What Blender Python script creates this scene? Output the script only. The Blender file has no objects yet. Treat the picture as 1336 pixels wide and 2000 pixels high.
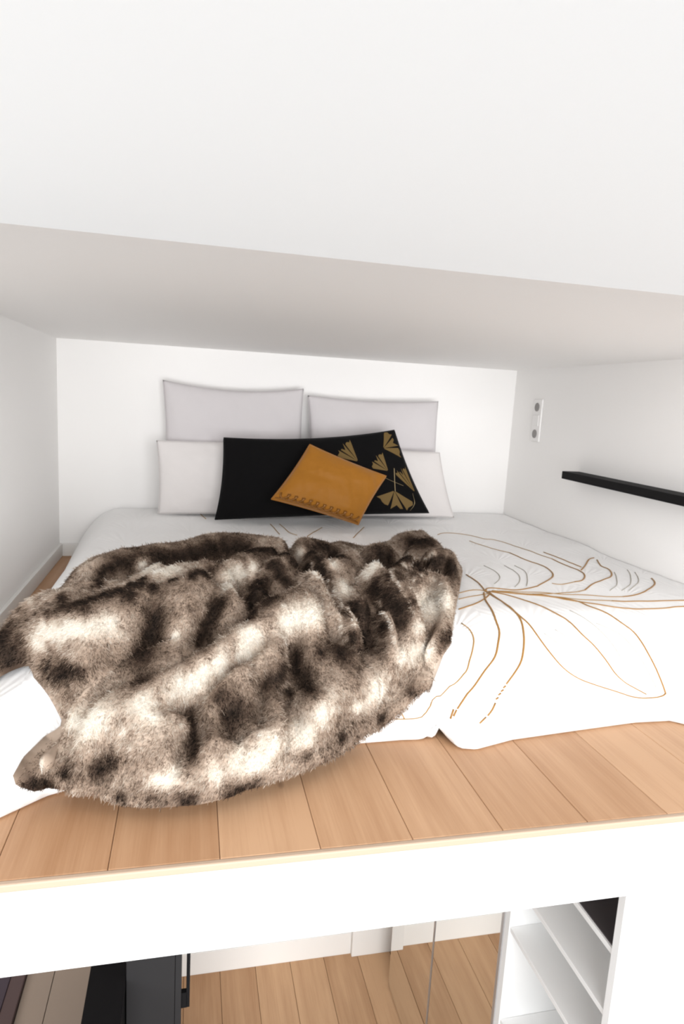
import bpy, bmesh, math, random
import numpy as np
from mathutils import Matrix, Vector
S = bpy.context.scene
C = S.collection

# ------------------------------------------------------------------ camera
cam_d = bpy.data.cameras.new('camera'); cam = bpy.data.objects.new('camera', cam_d); C.objects.link(cam)
cam_d.sensor_fit = 'VERTICAL'; cam_d.sensor_height = 36.0; cam_d.lens = 1279.5 * 36 / 2000
cam_d.clip_start = 0.02; cam_d.clip_end = 100
YAW, PITCH, ROLL = 0.2299, -0.1662, 0.0559
fw = Vector((math.sin(YAW)*math.cos(PITCH), math.cos(YAW)*math.cos(PITCH), math.sin(PITCH)))
rt = fw.cross(Vector((0, 0, 1))).normalized(); up = rt.cross(fw)
r2 = rt*math.cos(ROLL) + up*math.sin(ROLL); u2 = -rt*math.sin(ROLL) + up*math.cos(ROLL)
M = Matrix((r2, u2, -fw)).transposed().to_4x4(); M.translation = (0, 0, 0.8)
cam.matrix_world = M
S.camera = cam

# ------------------------------------------------------------------ light
w = bpy.data.worlds.new('world'); S.world = w; w.use_nodes = True
bg = w.node_tree.nodes['Background']; bg.inputs[0].default_value = (0.93, 0.96, 1.0, 1); bg.inputs[1].default_value = 0.06
def area(name, loc, target, sx, sy, power, col):
    d = bpy.data.lights.new(name, 'AREA'); d.shape = 'RECTANGLE'; d.size = sx; d.size_y = sy; d.energy = power; d.color = col
    o = bpy.data.objects.new(name, d); C.objects.link(o); o.location = loc
    o.rotation_euler = (Vector(target) - Vector(loc)).to_track_quat('-Z', 'Y').to_euler(); return o
area('window_light', (0.5, -4.2, 0.9), (0.5, 2.0, 0.3), 5.0, 5.2, 630, (0.98, 0.99, 1.0))
area('side_fill_right', (4.5, -0.5, 1.2), (0.5, 2.0, 0.3), 3.0, 2.0, 125, (0.98, 0.99, 1.0))  # added fill lamp that brightens the niche from the right, no known window
area('side_fill_left', (-3.5, -0.5, 1.2), (0.5, 2.0, 0.3), 3.0, 2.0, 150, (0.98, 0.99, 1.0))  # matching fill lamp added on the left, not a known window
S.cycles.filter_width = 2.3
S.view_settings.view_transform = 'Standard'; S.view_settings.look = 'None'
S.view_settings.gamma = 1; S.view_settings.use_curve_mapping = False
S.view_settings.exposure = 0.13

# ------------------------------------------------------------------ helpers
def srgb(r, g, b):
    f = lambda c: (c/255/12.92) if c/255 <= .04045 else ((c/255+.055)/1.055)**2.4
    return (f(r), f(g), f(b), 1)
def mat(name, col, rough=.6, spec=.3, metal=0.0, bump=None, sheen=0):
    m = bpy.data.materials.new(name); m.use_nodes = True; nt = m.node_tree; b = nt.nodes['Principled BSDF']
    b.inputs['Base Color'].default_value = col; b.inputs['Roughness'].default_value = rough
    b.inputs['Specular IOR Level'].default_value = spec; b.inputs['Metallic'].default_value = metal
    b.inputs['Sheen Weight'].default_value = sheen
    if bump:
        sc, st, di = bump
        tc = nt.nodes.new('ShaderNodeTexCoord'); n = nt.nodes.new('ShaderNodeTexNoise'); n.inputs['Scale'].default_value = sc
        n.inputs['Detail'].default_value = 4
        bp = nt.nodes.new('ShaderNodeBump'); bp.inputs['Strength'].default_value = st; bp.inputs['Distance'].default_value = di
        nt.links.new(tc.outputs['Object'], n.inputs['Vector']); nt.links.new(n.outputs['Fac'], bp.inputs['Height'])
        nt.links.new(bp.outputs['Normal'], b.inputs['Normal'])
    return m
def N(nt, t, **k):
    n = nt.nodes.new(t)
    for a, v in k.items():
        if a in n.inputs.keys(): n.inputs[a].default_value = v
        else: setattr(n, a, v)
    return n
def math_n(nt, op, a, b=None):
    n = nt.nodes.new('ShaderNodeMath'); n.operation = op
    for i, v in enumerate((a, b)):
        if v is None: continue
        if isinstance(v, (int, float)): n.inputs[i].default_value = v
        else: nt.links.new(v, n.inputs[i])
    return n.outputs[0]
def mix(nt, fac, a, b, mode='MIX'):
    n = nt.nodes.new('ShaderNodeMix'); n.data_type = 'RGBA'; n.blend_type = mode
    for sock, v in ((n.inputs[0], fac), (n.inputs[6], a), (n.inputs[7], b)):
        if isinstance(v, (int, float, tuple)): sock.default_value = v
        else: nt.links.new(v, sock)
    return n.outputs[2]
def wood(name, light, dark, knot):
    m = bpy.data.materials.new(name); m.use_nodes = True; nt = m.node_tree; b = nt.nodes['Principled BSDF']
    tc = nt.nodes.new('ShaderNodeTexCoord'); oi = nt.nodes.new('ShaderNodeObjectInfo')
    off = nt.nodes.new('ShaderNodeVectorMath'); off.operation = 'ADD'
    cmb = nt.nodes.new('ShaderNodeCombineXYZ')
    r7 = math_n(nt, 'MULTIPLY', oi.outputs['Random'], 37.0); r9 = math_n(nt, 'MULTIPLY', oi.outputs['Random'], 91.0)
    nt.links.new(r7, cmb.inputs[0]); nt.links.new(r9, cmb.inputs[1])
    nt.links.new(tc.outputs['Object'], off.inputs[0]); nt.links.new(cmb.outputs[0], off.inputs[1])
    def mapped(sx, sy):
        mp = nt.nodes.new('ShaderNodeMapping'); mp.inputs['Scale'].default_value = (sx, sy, 1)
        nt.links.new(off.outputs[0], mp.inputs['Vector']); return mp.outputs[0]
    fine = N(nt, 'ShaderNodeTexNoise', Scale=1.0, Detail=6.0, Roughness=.65); nt.links.new(mapped(170, 5), fine.inputs['Vector'])
    broad = N(nt, 'ShaderNodeTexNoise', Scale=1.0, Detail=3.0); nt.links.new(mapped(14, 1.6), broad.inputs['Vector'])
    wave = N(nt, 'ShaderNodeTexWave', Scale=1.0, Distortion=6.0, Detail=2.0); wave.bands_direction = 'X'
    wave.inputs['Detail Scale'].default_value = 1.2
    nt.links.new(mapped(9, .9), wave.inputs['Vector'])
    vor = N(nt, 'ShaderNodeTexVoronoi', Scale=1.0); nt.links.new(mapped(9, 4), vor.inputs['Vector'])
    ramp = nt.nodes.new('ShaderNodeMapRange'); ramp.inputs['From Min'].default_value = .03; ramp.inputs['From Max'].default_value = .10
    ramp.inputs['To Min'].default_value = 1; ramp.inputs['To Max'].default_value = 0
    nt.links.new(vor.outputs['Distance'], ramp.inputs['Value'])
    g = math_n(nt, 'ADD', math_n(nt, 'MULTIPLY', fine.outputs['Fac'], .42), math_n(nt, 'MULTIPLY', broad.outputs['Fac'], .68))
    g = math_n(nt, 'ADD', g, math_n(nt, 'MULTIPLY', wave.outputs['Fac'], .05))
    g = math_n(nt, 'ADD', g, math_n(nt, 'MULTIPLY', math_n(nt, 'SUBTRACT', oi.outputs['Random'], .5), .42))
    mr = nt.nodes.new('ShaderNodeMapRange'); mr.inputs['From Min'].default_value = .35; mr.inputs['From Max'].default_value = .9
    nt.links.new(g, mr.inputs['Value'])
    c = mix(nt, mr.outputs[0], light, dark)
    vc = nt.nodes.new('ShaderNodeSeparateColor'); nt.links.new(vor.outputs['Color'], vc.inputs[0])
    pick = math_n(nt, 'GREATER_THAN', vc.outputs[0], .86)
    c = mix(nt, math_n(nt, 'MULTIPLY', math_n(nt, 'MULTIPLY', ramp.outputs[0], pick), .8), c, knot)
    nt.links.new(c, b.inputs['Base Color']); b.inputs['Roughness'].default_value = .5; b.inputs['Specular IOR Level'].default_value = .3
    bp = nt.nodes.new('ShaderNodeBump'); bp.inputs['Strength'].default_value = .15; bp.inputs['Distance'].default_value = .002
    nt.links.new(fine.outputs['Fac'], bp.inputs['Height']); nt.links.new(bp.outputs['Normal'], b.inputs['Normal'])
    return m

def link(name, me, m, parent=None, smooth=False):
    o = bpy.data.objects.new(name, me); C.objects.link(o)
    if m is not None: me.materials.append(m)
    if parent is not None: o.parent = parent
    if smooth:
        me.polygons.foreach_set('use_smooth', [True]*len(me.polygons)); me.update()
    return o
def box_mesh(name, lo, hi, bev=0.0, seg=2, origin=None):
    bm = bmesh.new(); bmesh.ops.create_cube(bm, size=1)
    lo = Vector(lo); hi = Vector(hi); c = (lo+hi)/2; s = hi-lo
    bmesh.ops.scale(bm, vec=s, verts=bm.verts)
    if bev: bmesh.ops.bevel(bm, geom=list(bm.edges), offset=bev, segments=seg, affect='EDGES', profile=.5)
    o = Vector(origin) if origin is not None else Vector((0, 0, 0))
    bmesh.ops.translate(bm, vec=c-o, verts=bm.verts)
    me = bpy.data.meshes.new(name); bm.to_mesh(me); bm.free(); return me
def box(name, lo, hi, m, parent=None, bev=0.0, kind=None):
    """a box whose object origin sits at its base centre (top level) or at the parent's origin"""
    if parent is None:
        org = Vector(((lo[0]+hi[0])/2, (lo[1]+hi[1])/2, lo[2]))
        o = link(name, box_mesh(name, lo, hi, bev, origin=org), m); o.location = org
    else:
        po = parent.matrix_world.translation if parent.parent is None else parent.parent.location
        o = link(name, box_mesh(name, lo, hi, bev, origin=parent_origin(parent)), m, parent)
    if kind: o['kind'] = kind
    return o
def parent_origin(p):
    v = Vector((0, 0, 0))
    while p is not None: v += p.location; p = p.parent
    return v
def struct(name, lo, hi, m, bev=0.0): return box(name, lo, hi, m, None, bev, 'structure')
def thing(name, label, cat, loc, group=None):
    o = bpy.data.objects.new(name, None); C.objects.link(o); o.location = loc; o.empty_display_size = .05
    return tag(o, label, cat, group)
def tag(o, label, cat, group=None):
    o['label'] = label; o['category'] = cat
    if group: o['group'] = group
    return o
def grid_mesh(name, P, closed_u=False):
    """P: (n, m, 3) array"""
    n, m = P.shape[:2]
    idx = np.arange(n*m).reshape(n, m)
    f = np.stack([idx[:-1, :-1], idx[1:, :-1], idx[1:, 1:], idx[:-1, 1:]], -1).reshape(-1, 4)
    me = bpy.data.meshes.new(name); me.from_pydata(P.reshape(-1, 3).tolist(), [], f.tolist()); return me
def tube(name, pts, rad, m, parent=None, flat=1.0, seg=6, nrm=None):
    """swept tube through pts (n,3); flattened along z by 'flat'"""
    pts = np.asarray(pts, float); n = len(pts)
    t = np.gradient(pts, axis=0); t /= np.linalg.norm(t, axis=1)[:, None]+1e-9
    upv = np.tile(np.array([0, 0, 1.0]) if nrm is None else np.asarray(nrm, float), (n, 1)) if nrm is None or np.ndim(nrm) == 1 else nrm
    s = np.cross(t, upv); s /= np.linalg.norm(s, axis=1)[:, None]+1e-9; u = np.cross(s, t)
    rad = np.broadcast_to(np.asarray(rad, float), (n,))
    a = np.linspace(0, 2*np.pi, seg, endpoint=False)
    V = pts[:, None] + rad[:, None, None]*(np.cos(a)[None, :, None]*s[:, None] + flat*np.sin(a)[None, :, None]*u[:, None])
    return V.reshape(-1, 3), [(i*seg+j, i*seg+(j+1) % seg, (i+1)*seg+(j+1) % seg, (i+1)*seg+j) for i in range(n-1) for j in range(seg)] + \
        [tuple(range(seg))[::-1], tuple((n-1)*seg+j for j in range(seg))]
def smooth_line(pts, step=.012):
    p = np.asarray(pts, float); n = len(p)
    if n < 3:
        L = np.linalg.norm(p[-1]-p[0]); k = max(2, int(L/step)); return p[0]+(p[-1]-p[0])*np.linspace(0, 1, k)[:, None]
    q = np.vstack([2*p[0]-p[1], p, 2*p[-1]-p[-2]]); out = []
    for i in range(1, n):
        a, b, c, d = q[i-1:i+3]; k = max(2, int(np.linalg.norm(c-b)/step)+1)
        for t in np.linspace(0, 1, k, endpoint=False):
            out.append(.5*((2*b)+(c-a)*t+(2*a-5*b+4*c-d)*t*t+(-a+3*b-3*c+d)*t**3))
    out.append(p[-1]); return np.array(out)

# lattice noise (own, so that it is repeatable)
_rng = np.random.default_rng(5); _LAT = _rng.random((256, 256))
def vnoise(x, y):
    xi = np.floor(x).astype(int); yi = np.floor(y).astype(int); fx = x-xi; fy = y-yi
    fx = fx*fx*(3-2*fx); fy = fy*fy*(3-2*fy); L = lambda a, b: _LAT[a % 256, b % 256]
    return (L(xi, yi)*(1-fx)+L(xi+1, yi)*fx)*(1-fy)+(L(xi, yi+1)*(1-fx)+L(xi+1, yi+1)*fx)*fy
def fbm(x, y, o=3):
    v = 0; a = .5
    for i in range(o): v = v+a*(vnoise(x, y)-.5); x = x*2.03+17.1; y = y*2.03+5.3; a *= .5
    return v

# GEO-BEGIN
HB = 0.225                                    # height of the made-up bed
CONTACT = np.array([(-.66, 1.02), (-.52, 1.06), (-.333, 1.203), (-.26, 1.268), (-.1, 1.34), (.1, 1.372), (.397, 1.389), (.50, 1.392), (.563, 1.388),
                    (.592, 1.408), (.632, 1.338), (.671, 1.328), (.78, 1.36), (.978, 1.384), (1.157, 1.404), (1.262, 1.402), (1.30, 1.372), (1.5, 1.35), (1.70, 1.34)])
def front_y(x): return np.interp(x, CONTACT[:, 0], CONTACT[:, 1])
LEFT = np.array([(1.0, -.60), (1.3, -.585), (1.6, -.53), (2.0, -.50), (2.5, -.50), (3.0, -.53), (3.3, -.545)])
def left_x(y): return np.interp(y, LEFT[:, 0], LEFT[:, 1])
def bed_z(x, y):
    """height of the bedspread above the loft floor"""
    x = np.asarray(x, float); y = np.asarray(y, float)
    ex = np.maximum(0, -.30 - x); ey = np.maximum(0, 1.74 + .03*np.sin(x*5) - y)
    e = np.sqrt(ex**2 + ey**2)
    d = np.minimum(y - front_y(x), (x - left_x(y))*.9)               # inside distance to the hem
    t = np.clip(e/(e + np.maximum(d, 0) + 1e-4), 0, 1)
    drape = HB*np.sqrt(np.clip(1 - t**2.0, 0, 1))
    drape = np.where(e > 0, HB*(1 - t**2.7), HB)
    sag = -.012*np.exp(-((x-.6)/.6)**2 - ((y-2.2)/.6)**2)
    puff = .016*fbm(x*3.1+3, y*3.1) + .008*fbm(x*9+1, y*8)
    thin = .016
    return np.maximum(drape + (sag+puff)*np.clip(d/.15, 0, 1), 0) + thin
# GEO-END

# ------------------------------------------------------------------ materials
M_wall = mat('white wall paint', srgb(250, 248, 246), .75, .2, bump=(220, .05, .001))
M_lac = mat('white lacquered board', srgb(250, 250, 249), .45, .3)
M_trim = mat('white painted trim', srgb(238, 236, 232), .5, .3)
M_oak = wood('oiled oak boards', srgb(202, 162, 127), srgb(166, 123, 88), srgb(92, 64, 44))
M_oak2 = wood('knotty oak boards', srgb(204, 164, 126), srgb(168, 126, 90), srgb(84, 56, 36))
M_nose = mat('pale oak nosing', srgb(186, 163, 142), .5, .3, bump=(60, .1, .001))
M_gap = mat('dark joint', srgb(140, 102, 72), .9, .1)

# ------------------------------------------------------------------ room shell
XL, XR, YB, YF, HC = -0.609, 1.681, 3.279, 1.031, 1.015
SLOPE = 12.0
LOW = -2.2; YW = 3.06
floor = struct('floor', (XL-.05, YF+.012, -.10), (XR+.05, YB+.05, -.016), M_gap)
random.seed(3)
seams = [-.66, -.493, -.31, -.127, .060, .240, .416, .600, .784, .969, 1.15, 1.335, 1.52, 1.70]
for a, b in zip(seams[:-1], seams[1:]):
    g = .0005
    me = box_mesh('plank', (a+g, YF+.013, -.0155), (b-g, YB, 0), .0012, 1, origin=Vector(((a+b)/2, (YF+YB)/2, 0)))
    o = link('plank', me, M_oak, floor); o.location = Vector(((a+b)/2, (YF+YB)/2, 0)) - floor.location
struct('trim_1', (-3.0, YF, -.0145), (3.2, YF+.0125, .0005), M_nose, .003)        # nosing along the platform edge
struct('trim_2', (-3.0, YF+.006, -.176), (3.2, YF+.05, -.0147), M_lac, .001)        # white fascia of the platform
struct('wall_back', (XL-.05, YB, -.02), (XR+.05, YB+.08, HC+.02), M_wall)
struct('wall_left', (XL-.08, YF+.02, .0), (XL, YB+.02, HC+.02), M_wall)
struct('wall_right', (XR, YF+.02, .0), (XR+.08, YB+.02, HC+.02), M_wall)
struct('ceiling', (XL-.08, YF-.001, HC), (XR+.08, YB+.08, HC+.08), M_wall)
# the white roof slope over the niche, rising towards the room
L = 0.95; sl = math.radians(SLOPE)
me = box_mesh('ceiling_slope', (-3.0, -L, 0), (3.2, 0, .08))
o = link('ceiling_slope', me, mat('white ceiling paint', srgb(238, 240, 241), .8, .15, bump=(220, .05, .001))); o['kind'] = 'structure'; o.location = (0, YF-.001, HC); o.rotation_euler = (-sl, 0, 0)
struct('wall_front_left', (-3.0, YF, 0.001), (XL, YF+.07, HC), M_wall)
struct('wall_front_right', (XR, YF, 0.001), (3.2, YF+.07, HC), M_wall)
struct('baseboard_left', (XL, YF+.07, .0), (XL+.014, YB, .062), M_trim, .002)
struct('baseboard_back', (XL+.014, YB-.014, .0), (XR, YB, .062), M_trim, .002)

# lower room
struct('floor_unseen', (-2.6, -3.0, LOW-.1), (3.2, .895, LOW), mat('dark unseen floor', srgb(110, 109, 108), .6, .2))  # unseen slab added out of view, dark tone chosen to cut bounced light
lf = struct('floor_lower', (-2.6, .9, LOW-.1), (3.2, YW+.1, LOW-.016), M_gap)
x = -2.6; k = 0
while x < 3.15:
    wd = .186
    ys = [.9, 1.3 + .8*((k*3) % 4)/4, YW+.02] if k % 2 else [.9, YW+.02]
    for a, b in zip(ys[:-1], ys[1:]):
        org = Vector((x+wd/2, (a+b)/2, LOW))
        o = link('plank', box_mesh('plank', (x+.001, a+.001, LOW-.0155), (x+wd-.001, b-.001, LOW), .001, 1, origin=org), M_oak2, lf)
        o.location = org - lf.location
    x += wd; k += 1
struct('wall_far', (-2.6, YW, LOW), (3.2, YW+.08, -.1), M_wall)
struct('baseboard_far', (-2.6, YW-.016, LOW), (.90, YW, LOW+.13), M_trim, .002)
struct('trim_3', (.90, YW-.04, LOW), (1.20, YW, LOW+.16), M_trim, .003)               # stepped plinth by the wardrobe
struct('ceiling_lower', (-2.6, YF+.055, -.17), (3.2, YW+.08, -.105), M_wall)

# ------------------------------------------------------------------ wardrobe with mirror doors and open shelves
M_mir = mat('mirror glass', (.86, .87, .86, 1), .02, .5, 1.0)
M_alu = mat('grey aluminium', srgb(196, 194, 194), .35, .5, .6)
M_dark = mat('charcoal board', srgb(70, 65, 66), .6, .3)
X0 = 1.049
wr = thing('wardrobe', 'white wardrobe with mirrored doors and open shelves below the loft, right', 'wardrobe', (1.35, 2.0, LOW))
box('side_panel', (X0, 1.218, LOW), (1.66, 1.243, -.18), M_lac, wr, .001)
box('divider', (X0, 1.722, LOW), (1.64, 1.752, -.18), M_lac, wr, .001)
box('side_panel', (X0+.03, 2.81, LOW), (1.66, 2.83, -.18), M_lac, wr, .001)
box('back_panel', (1.645, 1.243, LOW), (1.66, 2.81, -.18), M_lac, wr)
box('top_panel', (X0+.03, 1.243, -.20), (1.645, 2.81, -.181), M_lac, wr)
for z in (-.70, -.88, -1.235, -1.6, -1.96):
    box('shelf', (X0+.004, 1.244, z-.016), (1.644, 1.721, z), M_lac, wr, .001)
sh = box('shelf', (X0+.004, 1.244, -.537), (1.644, 1.721, -.521), M_lac, wr, .001)
o = box('shelf_mat', (X0+.010, 1.246, -.521), (1.63, 1.72, -.517), M_dark, wr, .001); o['label'] = 'charcoal lining on the top shelf'
for a, b in ((2.303, 2.82), (1.766, 2.297)):
    d = box('door', (X0+.002, a, LOW+.004), (X0+.022, b, -.19), M_alu, wr, .001); d['label'] = 'mirrored sliding door'
    box('mirror', (X0-.0002, a+.007, LOW+.01), (X0+.0018, b-.007, -.2), M_mir, d)
box('frame_strip', (X0-.004, 1.752, LOW), (X0+.028, 1.768, -.185), M_alu, wr, .001)

# ------------------------------------------------------------------ dark cabinets under the loft, left
M_black = mat('black lacquer', srgb(38, 37, 38), .55, .3)
M_black2 = mat('deep black laminate', srgb(14, 13, 15), .7, .2)
M_taupe = mat('taupe laminate', srgb(150, 134, 120), .7, .2)
M_plum = mat('dark plum board', srgb(62, 50, 58), .6, .3)
M_plum2 = mat('dark brown edge', srgb(80, 62, 60), .6, .3)
cb = thing('cabinet', 'tall black cabinet with a bar handle under the loft', 'cabinet', (-.08, 1.85, LOW))
box('body', (-.152, 1.64, LOW), (-.022, 2.1, -.19), M_black, cb, .001)
box('door', (-.021, 1.642, LOW+.08), (-.004, 2.098, -.195), M_black, cb, .001)
hd = bpy.data.objects.new('handle', None)
bm = bmesh.new()
me = box_mesh('handle', (.010, 1.66, -.94), (.020, 1.675, -.40), .001, 1, origin=parent_origin(cb)); h = link('handle', me, M_black2, cb)
bpy.data.objects.remove(hd); bm.free()
for z in (-.94, -.41): box('handle_post', (-.004, 1.66, z), (.012, 1.675, z+.05), M_black2, h)
ct = thing('counter', 'low black counter beside the tall black cabinet under the loft', 'counter', (-.2, 2.1, LOW))
box('worktop', (-.252, 1.45, -.83), (-.154, 2.9, -.80), M_black2, ct, .001)
box('base', (-.245, 1.47, LOW), (-.156, 2.88, -.83), M_black2, ct)
lc = thing('low_unit', 'low taupe unit with a joint across its top beside the low black counter', 'cabinet', (-.56, 2.4, LOW))
box('body', (-.70, 1.80, LOW), (-.425, 3.04, -1.93), M_taupe, lc)
box('top_panel', (-.703, 1.78, -1.929), (-.586, 3.042, -1.90), M_taupe, lc, .0015)
box('top_panel', (-.583, 1.78, -1.929), (-.422, 3.042, -1.90), M_taupe, lc, .0015)
bn = thing('low_bench', 'low dark plum bench in the lower left corner beside the taupe unit', 'bench', (-1.0, 2.4, LOW))
box('seat', (-1.3, 1.7, LOW), (-.767, 3.04, -1.87), M_plum, bn, .003)
box('front_edge', (-.766, 1.7, LOW), (-.706, 3.04, -1.875), M_plum2, bn, .002)

# ------------------------------------------------------------------ bed: white bedspread with gold thread flowers
def spread_mat():
    m = bpy.data.materials.new('white quilted cotton'); m.use_nodes = True; nt = m.node_tree; b = nt.nodes['Principled BSDF']
    b.inputs['Base Color'].default_value = srgb(249, 248, 247); b.inputs['Roughness'].default_value = .85
    b.inputs['Specular IOR Level'].default_value = .15; b.inputs['Sheen Weight'].default_value = .1
    tc = nt.nodes.new('ShaderNodeTexCoord'); sp = nt.nodes.new('ShaderNodeSeparateXYZ'); nt.links.new(tc.outputs['Object'], sp.inputs[0])
    def cell(s, axis, shift):
        v = math_n(nt, 'ADD', math_n(nt, 'MULTIPLY', sp.outputs[axis], s), shift)
        return math_n(nt, 'SUBTRACT', math_n(nt, 'FRACT', v), .5)
    u = cell(4.4, 0, .13); v = cell(4.4, 1, .31)
    ang = math_n(nt, 'ARCTAN2', math_n(nt, 'ADD', v, .5), u)
    r = math_n(nt, 'SQRT', math_n(nt, 'ADD', math_n(nt, 'MULTIPLY', u, u), math_n(nt, 'POWER', math_n(nt, 'ADD', v, .5), 2.0)))
    ray = math_n(nt, 'SINE', math_n(nt, 'MULTIPLY', ang, 34.0))
    ray = math_n(nt, 'MULTIPLY', ray, math_n(nt, 'GREATER_THAN', r, .2))
    no = N(nt, 'ShaderNodeTexNoise', Scale=330.0, Detail=2.0); nt.links.new(tc.outputs['Object'], no.inputs['Vector'])
    hgt = math_n(nt, 'ADD', math_n(nt, 'MULTIPLY', ray, .5), math_n(nt, 'MULTIPLY', no.outputs['Fac'], .5))
    bp = nt.nodes.new('ShaderNodeBump'); bp.inputs['Strength'].default_value = .35; bp.inputs['Distance'].default_value = .003
    nt.links.new(hgt, bp.inputs['Height']); nt.links.new(bp.outputs['Normal'], b.inputs['Normal'])
    return m
M_spread = spread_mat()
bed = thing('bed', 'low bed covered to the floor by a white bedspread with gold flowers', 'bed', (.6, 2.3, 0))
nu, nv = 240, 260
uu = np.linspace(0, 1, nu)[:, None]; vv = np.linspace(0, 1, nv)[None, :]**1.35
Yg = 1.34 + (3.262-1.34)*vv
Xg = left_x(np.broadcast_to(Yg, (nu, nv))); Xg = Xg + (1.676 - Xg)*uu
Y0 = front_y(Xg) ; Yg = Y0 + (3.262-Y0)*vv
Xg = left_x(Yg) + (1.676 - left_x(Yg))*uu
Zg = bed_z(Xg, Yg)
hem = .004 + .026*np.exp(-((Xg-.592)/.022)**2)
Zg = np.where(vv < 1e-9, hem, Zg)
P = np.stack([Xg-.6, Yg-2.3, Zg], -1)
sp = link('bedspread', grid_mesh('bedspread', P), M_spread, bed, True)
sd = sp.modifiers.new('thickness', 'SOLIDIFY'); sd.thickness = .012; sd.offset = -1

# gold and grey thread drawn on the bedspread, points are (x, y) on the bed
THREAD_T = [
 [(0.934, 2.049), (0.930, 1.962), (0.917, 1.887), (0.901, 1.825)],
 [(0.901, 1.825), (0.934, 1.866), (1.011, 1.845), (1.101, 1.881), (1.129, 1.900), (1.208, 1.972), (1.259, 2.036), (1.281, 2.105), (1.285, 2.179), (1.266, 2.258), (1.253, 2.358)],
 [(1.410, 2.366), (1.423, 2.275), (1.429, 2.196), (1.434, 2.134)],
 [(1.381, 2.253), (1.382, 2.151), (1.386, 2.066), (1.364, 2.003), (1.315, 1.943), (1.279, 1.931)],
 [(1.400, 2.081), (1.480, 2.175), (1.543, 2.249), (1.582, 2.276)],
 [(1.572, 2.240), (1.532, 2.157), (1.528, 2.102), (1.495, 2.035), (1.455, 1.988), (1.385, 1.939), (1.316, 1.890), (1.258, 1.837)],
 [(1.611, 1.968), (1.576, 1.907), (1.524, 1.855), (1.452, 1.802), (1.399, 1.778), (1.351, 1.768)],
 [(1.531, 1.699), (1.453, 1.711), (1.381, 1.718), (1.283, 1.729)],
 [(1.497, 1.659), (1.435, 1.662), (1.355, 1.661), (1.290, 1.665), (1.229, 1.680), (1.176, 1.715), (1.134, 1.744), (1.094, 1.775), (0.960, 1.814), (0.912, 1.824)],
 [(1.050, 1.801), (1.097, 1.780), (1.158, 1.732), (1.172, 1.680), (1.198, 1.632), (1.219, 1.590), (1.240, 1.559), (1.248, 1.530), (1.253, 1.503), (1.260, 1.472), (1.264, 1.444), (1.265, 1.431)],
 [(0.912, 1.824), (0.957, 1.788), (0.987, 1.736), (1.024, 1.635), (1.046, 1.589), (1.063, 1.545), (1.087, 1.516), (1.107, 1.488), (1.124, 1.465), (1.144, 1.453), (1.174, 1.443), (1.206, 1.433)],
 [(0.902, 1.819), (0.906, 1.739), (0.902, 1.672), (0.906, 1.615), (0.916, 1.578), (0.927, 1.529), (0.942, 1.493), (0.967, 1.465), (1.004, 1.449), (1.054, 1.441), (1.117, 1.435), (1.159, 1.431), (1.192, 1.428), (1.238, 1.428), (1.265, 1.431)],
 [(0.891, 1.815), (0.860, 1.733), (0.842, 1.657), (0.828, 1.599), (0.819, 1.554), (0.800, 1.518), (0.776, 1.483), (0.733, 1.449), (0.688, 1.413), (0.647, 1.388), (0.638, 1.383)],
 [(0.910, 1.819), (0.905, 1.706), (0.904, 1.640), (0.900, 1.588), (0.886, 1.543), (0.870, 1.508), (0.849, 1.476), (0.823, 1.454), (0.788, 1.431)],
 [(0.744, 1.396), (0.731, 1.384), (0.715, 1.373)],
 [(0.709, 1.370), (0.688, 1.358)],
 [(0.748, 1.670), (0.809, 1.706), (0.861, 1.750), (0.900, 1.794)],
]
THREAD_M = [
 [(1.253, 2.358), (1.221, 2.445), (1.196, 2.517), (1.179, 2.585)],
 [(1.080, 2.709), (1.112, 2.740), (1.172, 2.736), (1.228, 2.696), (1.269, 2.630), (1.311, 2.613), (1.341, 2.485), (1.362, 2.354), (1.381, 2.253)],
 [(1.279, 1.931), (1.212, 1.907), (1.187, 1.920)],
 [(1.258, 1.837), (1.226, 1.825), (1.155, 1.811), (1.050, 1.801), (0.927, 1.835)],
 [(1.351, 1.768), (1.292, 1.771), (1.241, 1.786), (1.164, 1.794), (1.097, 1.815), (0.951, 1.831)],
 [(1.283, 1.729), (1.190, 1.738), (1.113, 1.775), (0.984, 1.810)],
 [(0.814, 1.829), (0.856, 1.844), (0.891, 1.845), (0.911, 1.824)],
 [(0.787, 1.764), (0.853, 1.791), (0.905, 1.803)],
 [(0.724, 1.592), (0.736, 1.564), (0.735, 1.531), (0.719, 1.498), (0.700, 1.470), (0.680, 1.443), (0.642, 1.423), (0.611, 1.428), (0.596, 1.440), (0.566, 1.414), (0.546, 1.409), (0.475, 1.413), (0.451, 1.413)],
 [(0.501, 1.429), (0.508, 1.421), (0.515, 1.411)],
 [(0.350, 2.901), (0.366, 2.696)],
 [(0.392, 2.903), (0.411, 2.734), (0.437, 2.675)],
 [(0.478, 2.658), (0.572, 2.820)],
 [(0.669, 2.623), (0.775, 2.851)],
 [(0.036, 3.158), (0.067, 2.986)],
]
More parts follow.
